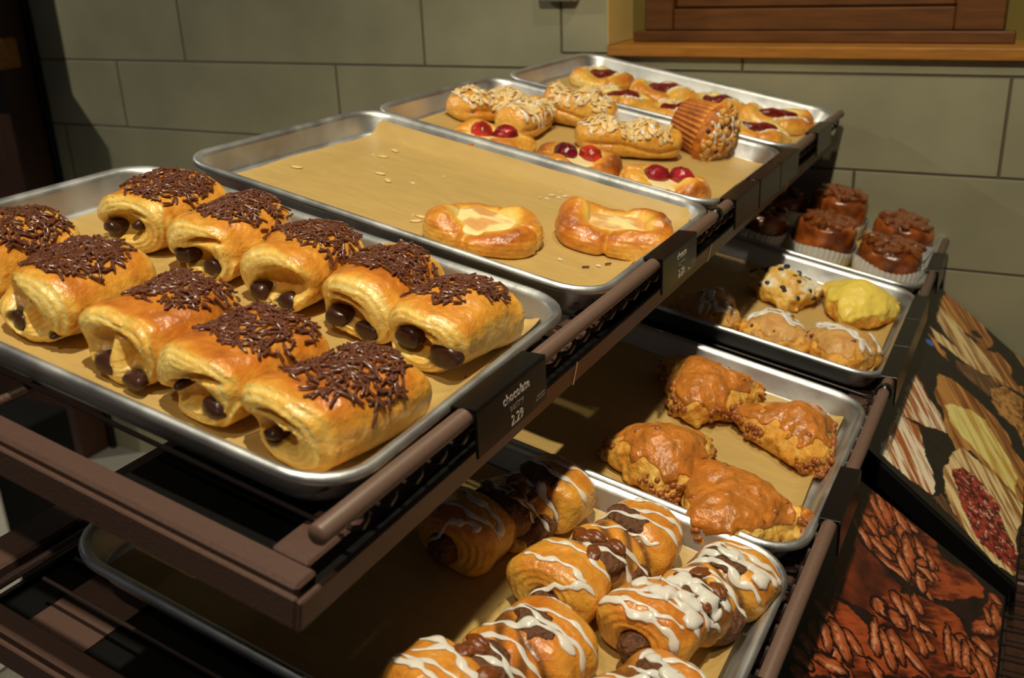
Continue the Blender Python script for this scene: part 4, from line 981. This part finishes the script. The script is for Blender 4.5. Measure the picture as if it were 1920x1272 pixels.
# ---- scones -----------------------------------------------------------------------------
def tri_sdf(x, y, R, rnd):
    """rounded triangle pointing along +x"""
    k = math.sqrt(3); px = np.abs(y); py = x + R*0.5
    # equilateral triangle as an intersection of three half planes, softened
    h1 = -py; h2 = (y*k*0.5 + (py - R*1.5)*0.5); h3 = (-y*k*0.5 + (py - R*1.5)*0.5)
    return smax(smax(h2, h3, rnd), h1, rnd)
def scone(seed, M, label, kind, R=0.060, H=0.036, rnd=0.030, sx=1.0, sy=1.0, group=None, glaze_mat=None, lumps=1.0, bake=0.1, thr=0.54):
    rng = np.random.default_rng(seed)
    def f(X, Y, Z):
        x = X/sx + 0.005*vn(X*22, Y*22, X*0, seed); y = Y/sy + 0.005*vn(X*22, Y*22, X*0, seed+1)
        d2 = tri_sdf(x, y, R, rnd); dome = H*(1 - 0.35*ss(-0.03, 0.0, d2)) + 0.004*vn(X*24, Y*24, X*0, seed+2)
        d = smax(d2*0.9 + 0.006*(Z/H)**2, np.abs(Z-dome*0.5)-dome*0.5, 0.013)
        d = d + lumps*(0.0050*fbm(X, Y, Z, 48, seed+3, 3) + 0.0012*vn(X*160, Y*160, Z*160, seed+4)*ss(1.1, 0.4, Z/H) + 0.0016*np.abs(vn(X*95, Y*95, Z*95, seed+6)))
        return smax(d, -Z, 0.0015)
    def colf(V, N):
        X, Y, Z = V.T; t = 0.36 + bake + 0.22*fbm(X, Y, Z, 40, seed+9, 3) + 0.16*fbm(X, Y, Z, 150, seed+8, 2) - 0.05*ss(0.2, 0.7, Z/H)
        C = dough(np.clip(t, 0, 0.9))*np.array([0.90, 0.84, 0.74])
        if kind == 'blueberry':
            s = ss(-0.25, 0.3, fbm(X, Y, Z, 70, seed+5, 3)+0.5*ss(-0.01, 0.03, X-Y*0.3)-0.2)*ss(0.25, 0.7, N[:,2]); C = C*(1-s[:,None]) + lin((244,232,206))*s[:,None]
        return C
    t = thing('scone', M, label, 'scone', group)
    ext = R*1.05
    me, V, F, N = solid('crumb', f, (-ext*sx*0.85-0.008, -ext*sy-0.008, -0.003), (ext*sx+0.012, ext*sy+0.008, H+0.014), M_SCONE, colf, res=0.0017); part('crumb', me, t)
    bv = bvh_of(V, F)
    if glaze_mat is not None:
        gz = shell(f, lambda X, Y: H*thr + 0.011*vn(X*45, Y*45, X*0, seed+12) + 0.005*vn(X*110, Y*110, X*0, seed+13), 0.0008)
        mg, V2, F2, N2 = solid('glaze', gz, (-ext*sx*0.85-0.008, -ext*sy-0.008, 0.001), (ext*sx+0.012, ext*sy+0.008, H+0.016), glaze_mat, None, res=0.0017); part('glaze', mg, t)
        bv = bvh_of(V2, F2)
    if kind == 'caramel':
        bs = bvh_of(V, F)
        Vn = [(V[i], N[i]) for i in rng.permutation(len(V)) if V[i][2] > 0.002 and V[i][2] < H*0.5 and N[i][2] > -0.2 and vn(V[i][0:1]*45, V[i][1:2]*45, V[i][0:1]*0, seed)[0] > -0.3][:150]
        VV = []; FF = []
        for p, nn in Vn:
            sv, sf = nub_shape(0.0022, 0.0044)(rng); o = len(VV); VV += list(sv + p + nn*0.0002); FF += [tuple(i+o for i in q) for q in sf]
        for q in range(9):
            p, nn = drop(bv, rng.uniform(-0.04, 0.05), rng.uniform(-0.05, 0.05))
            if p is None or nn[2] < 0.3: continue
            sv, sf = nub_shape(0.003, 0.0048)(rng); o = len(VV); VV += list(sv + p - nn*0.0016); FF += [tuple(i+o for i in q_) for q_ in sf]
        o = part('toffee_chips', mesh('toffee_chips', VV, FF, M_TOFFEE), t); o['kind'] = 'stuff'
    elif kind in ('blueberry', 'fruit'):
        n = 0
        bs = bvh_of(V, F)
        while n < (30 if kind == 'blueberry' else 12):
            i = rng.integers(len(V)); p, nn = V[i], N[i]
            if p[2] < 0.006 or nn[2] < -0.1: continue
            part('blueberry' if kind == 'blueberry' else 'dried_fruit', BERRY_ME if kind == 'blueberry' else FRUIT_ME, t, Matrix.Translation(p - nn*0.0006) @ Matrix.Scale(rng.uniform(0.75, 1.25), 4)); n += 1
    if glaze_mat is M_PALEGLAZE:
        pp = [((rng.uniform(-0.03, 0.03), 0.035), (rng.uniform(-0.02, 0.045), -0.035), rng.uniform(0.0022, 0.004)) for k in range(4)]
        part('icing_drizzle', drizzle(bv, pp, M_ICING, rng, wob=0.004, th=0.35), t)
    return t
_b = nub_shape(0.0042, 0.0042)(np.random.default_rng(1)); BERRY_ME = mesh('blueberry', _b[0], _b[1], M_BLUEB)
_b = nub_shape(0.0032, 0.0032)(np.random.default_rng(2)); FRUIT_ME = mesh('dried_fruit', _b[0], _b[1], mat('dried_cranberry', L4(110,34,24), rough=0.4))
GS = 'caramel glazed scones'
scone(801, frame(0.508, 0.592, FLOOR_L, 150), 'caramel glazed scone at the far side, its tip in the shade', 'caramel', 0.088, 0.046, 0.040, 1.06, 0.95, GS, M_CARAMEL)
scone(814, frame(0.609, 0.572, FLOOR_L, -50), 'caramel glazed scone at the front far corner, knobbly edge', 'caramel', 0.083, 0.043, 0.040, 1.0, 1.0, GS, M_CARAMEL, bake=0.12)
scone(827, frame(0.520, 0.430, FLOOR_L, 62), 'caramel glazed scone at the near side behind the big one', 'caramel', 0.083, 0.048, 0.040, 1.0, 0.92, GS, M_CARAMEL)
scone(838, frame(0.597, 0.398, FLOOR_L, 20), 'largest caramel glazed scone, at the near front corner', 'caramel', 0.088, 0.045, 0.040, 1.0, 1.0, GS, M_CARAMEL, bake=0.04)
GM = 'mixed scones'
scone(851, frame(0.510, 0.952, FLOOR_L, 40), 'blueberry scone dusted with white sugar', 'blueberry', 0.072, 0.048, 0.042, 1.0, 1.0, GM, None, bake=-0.02)
scone(862, frame(0.605, 0.972, FLOOR_L, 150), 'yellow lemon iced scone', 'plain', 0.082, 0.050, 0.044, 1.05, 1.0, GM, M_LEMON, lumps=0.7, thr=0.30)
scone(873, frame(0.531, 0.800, FLOOR_L, 95), 'pale glazed fruit scone in the middle of the near side', 'fruit', 0.075, 0.044, 0.042, 1.0, 1.0, GM, M_PALEGLAZE)
scone(884, frame(0.614, 0.812, FLOOR_L, 30), 'pale glazed fruit scone at the near front corner of its tray', 'fruit', 0.078, 0.044, 0.042, 1.0, 1.0, GM, M_PALEGLAZE)
scone(895, frame(0.452, 0.806, FLOOR_L, 200), 'fruit scone half hidden in the shade of the upper shelf', 'fruit', 0.066, 0.042, 0.030, 1.0, 1.0, GM, M_PALEGLAZE)

# ---- sticky buns and their paper cups -------------------------------------------------------
def paper_cup():
    V = []; F = []; n = 120
    prof = [(0.0, 0.0), (0.0, 0.038), (0.0006, 0.0450), (0.006, 0.0475), (0.014, 0.0490), (0.022, 0.0500), (0.028, 0.0508)]
    for z, r in prof:
        for k in range(n):
            a = 2*math.pi*k/n; amp = 0.0 if r < 0.036 else 0.0016*(0.5+z/0.03); V.append(((r+amp*math.cos(40*a))*math.cos(a), (r+amp*math.cos(40*a))*math.sin(a), z + (0.003*math.sin(3*a+1) if z > 0.02 else 0)))
    for i in range(len(prof)-1):
        for k in range(n): F.append((i*n+k, i*n+(k+1)%n, (i+1)*n+(k+1)%n, (i+1)*n+k))
    return mesh('paper_cup', V, F, M_PAPER)
CUP = paper_cup()
def bun(seed, M, label, H=0.050, npec=26):
    rng = np.random.default_rng(seed)
    def f(X, Y, Z):
        R = np.hypot(X, Y); th = np.arctan2(Y, X)
        d = smax(R-0.0450-0.002*np.sin(th*2+seed)-0.002*vn(X*30, Y*30, Z*30, seed), np.abs(Z-H/2)-H/2+0.003*vn(X*40, Y*40, X*0, seed+1), 0.013)
        sp = ((R/0.0125 - th/(2*math.pi)) % 1.0); g = np.exp(-((sp-0.5)/0.13)**2)*ss(0.55, 0.9, Z/H)*ss(0.042, 0.036, R)*ss(0.004, 0.010, R)
        return smax(d + 0.0040*g, -Z, 0.002)
    def colf(V, N):
        X, Y, Z = V.T; n = ss(-0.5, 0.6, fbm(X, Y, Z, 36, seed+3, 3)); C = lin((88,38,12))*(1-n[:,None]) + lin((186,98,36))*n[:,None]; return C
    t = thing('sticky_bun', M, label, 'bun', 'sticky pecan buns')
    me, V, F, N = solid('coiled_dough', f, (-0.054, -0.054, -0.003), (0.054, 0.054, H+0.010), M_BUN, colf, res=0.0021); part('coiled_dough', me, t)
    bv = bvh_of(V, F)
    for q in range(npec):
        r = 0.038*math.sqrt((q+0.5)/npec); a = q*2.4+seed; p, nn = drop(bv, r*math.cos(a), r*math.sin(a))
        if p is None: continue
        part('pecan', PECAN_ME, t, Matrix.Translation(p+np.array([0,0,0.0022])) @ Matrix.Rotation(rng.uniform(0, 6.28), 4, 'Z') @ Matrix.Rotation(rng.normal()*0.35, 4, 'Y') @ Matrix.Scale(rng.uniform(0.8, 1.1), 4))
    return t
BN = [(0.503, 1.322, 'sticky pecan bun at the back of its tray beside the wall', 'white paper cup under the sticky bun at the back by the wall', 0.064),
 (0.513, 1.172, 'sticky pecan bun at the near side, middle of its tray', 'white paper cup under the sticky bun at the near side, middle', 0.058),
 (0.612, 1.306, 'sticky pecan bun at the front corner beside the wall', 'white paper cup under the sticky bun at the front wall corner', 0.050),
 (0.613, 1.166, 'sticky pecan bun at the near front corner of its tray', 'white paper cup under the sticky bun at the near front corner', 0.050),
 (0.410, 1.165, 'dim sticky pecan bun under the upper shelf', 'white paper cup of the nearest shaded sticky bun', 0.048),
 (0.408, 1.310, 'farthest sticky pecan bun deep in the shade', 'white paper cup deep in the shade by the wall', 0.048)]
for i, (v, u, lab, clab, h) in enumerate(BN):
    c = part('paper_cup', CUP); c.matrix_world = frame(v, u, FLOOR_L-0.0002, 31*i); tag(c, clab, 'paper cup', 'paper cups of the sticky buns')
    bun(901+i*7, frame(v, u, FLOOR_L+0.0012, 20*i), lab, h, 26 if i < 4 else 9)

# ---- crumbs lying about -----------------------------------------------------------------------
def crumb(name, me, v, u, w_, a, label, cat, group):
    o = part(name, me); o.matrix_world = frame(v, u, w_, a); tag(o, label, cat, group)
r_ = np.random.default_rng(5)
SPR_ME = mesh('chocolate_sprinkle', *capsule(0.0078, 0.00095, 0.0004, 8), M_SPRINK)
_a = ellips(0.0065, 0.0034, 0.0007, 12, 6); ALM_ME = mesh('almond_slice', _a[0], _a[1], M_ALMOND)
def flake_mesh(seed, a, b):
    g = np.random.default_rng(seed); V = []; n = 9
    for z in (0, 0.0008):
        for k in range(n):
            q = 2*math.pi*k/n; r = g.uniform(0.6, 1.1) if z == 0 else 0.8; V.append((a*r*math.cos(q), b*r*math.sin(q), z + g.uniform(0, 0.0006)*(z > 0)))
    F = [tuple(range(n))[::-1], tuple(range(n, 2*n))] + [(k, (k+1)%n, n+(k+1)%n, n+k) for k in range(n)]
    return mesh('coconut_flake', V, F, M_COCONUT, smooth=False)
FLK = [flake_mesh(i, a, b) for i, (a, b) in enumerate(((0.0028, 0.0016), (0.0042, 0.0022), (0.0018, 0.0014)))]
R = [0]
ALM = [(0.1163, 0.5390, 20), (0.1349, 0.5259, 140), (0.0788, 0.6241, 150), (0.0830, 0.5933, 30), (0.2225, 0.4450, 60), (0.0460, 0.4831, 30), (0.2196, 0.4594, 10)]
SPR = [(0.3976, 0.4654, 50, '2'), (0.4105, 0.4897, 60, '2'), (0.4024, 0.3155, 40, '1'), (0.4204, 0.2671, 20, '1'), (0.4172, 0.3009, 70, '1'), (0.4180, 0.3185, 100, '1'), (0.4210, 0.2172, 60, '1'), (0.4207, 0.2044, 30, '1'), (0.4197, 0.2467, 80, '1'), (0.2753, 0.2500, 20, '1')]
COC = [(0.2829, 0.6318, 1), (0.2917, 0.6316, 0), (0.2951, 0.6412, 1), (0.2836, 0.6167, 0), (0.3057, 0.6326, 2), (0.2766, 0.6135, 2), (0.2844, 0.6499, 2), (0.1576, 0.5405, 0), (0.4052, 0.4787, 0), (0.3712, 0.4648, 0), (0.1684, 0.5878, 2), (0.0726, 0.5890, 2), (0.2117, 0.4569, 2), (0.4740, 0.5416, 2)]
for v, u, a in ALM: crumb('almond_slice', ALM_ME, v, u, FLOOR_U+0.0012, a, 'loose almond slice on the mostly bare parchment', 'almond slice', 'loose almond slices')
for v, u, a, tr in SPR: crumb('chocolate_sprinkle', SPR_ME, v, u, FLOOR_U+0.0014, a, {'1': 'loose chocolate sprinkle on the parchment beside the chocolate rolls', '2': 'loose chocolate sprinkle on the mostly bare parchment'}[tr], 'sprinkle', 'loose sprinkles on the ' + {'1': 'roll', '2': 'cheese'}[tr] + ' tray')
for v, u, k in COC: crumb('coconut_flake', FLK[k], v, u, FLOOR_U+0.0006, 40*k, 'white coconut crumb on the mostly bare parchment', 'crumb', 'white coconut crumbs')
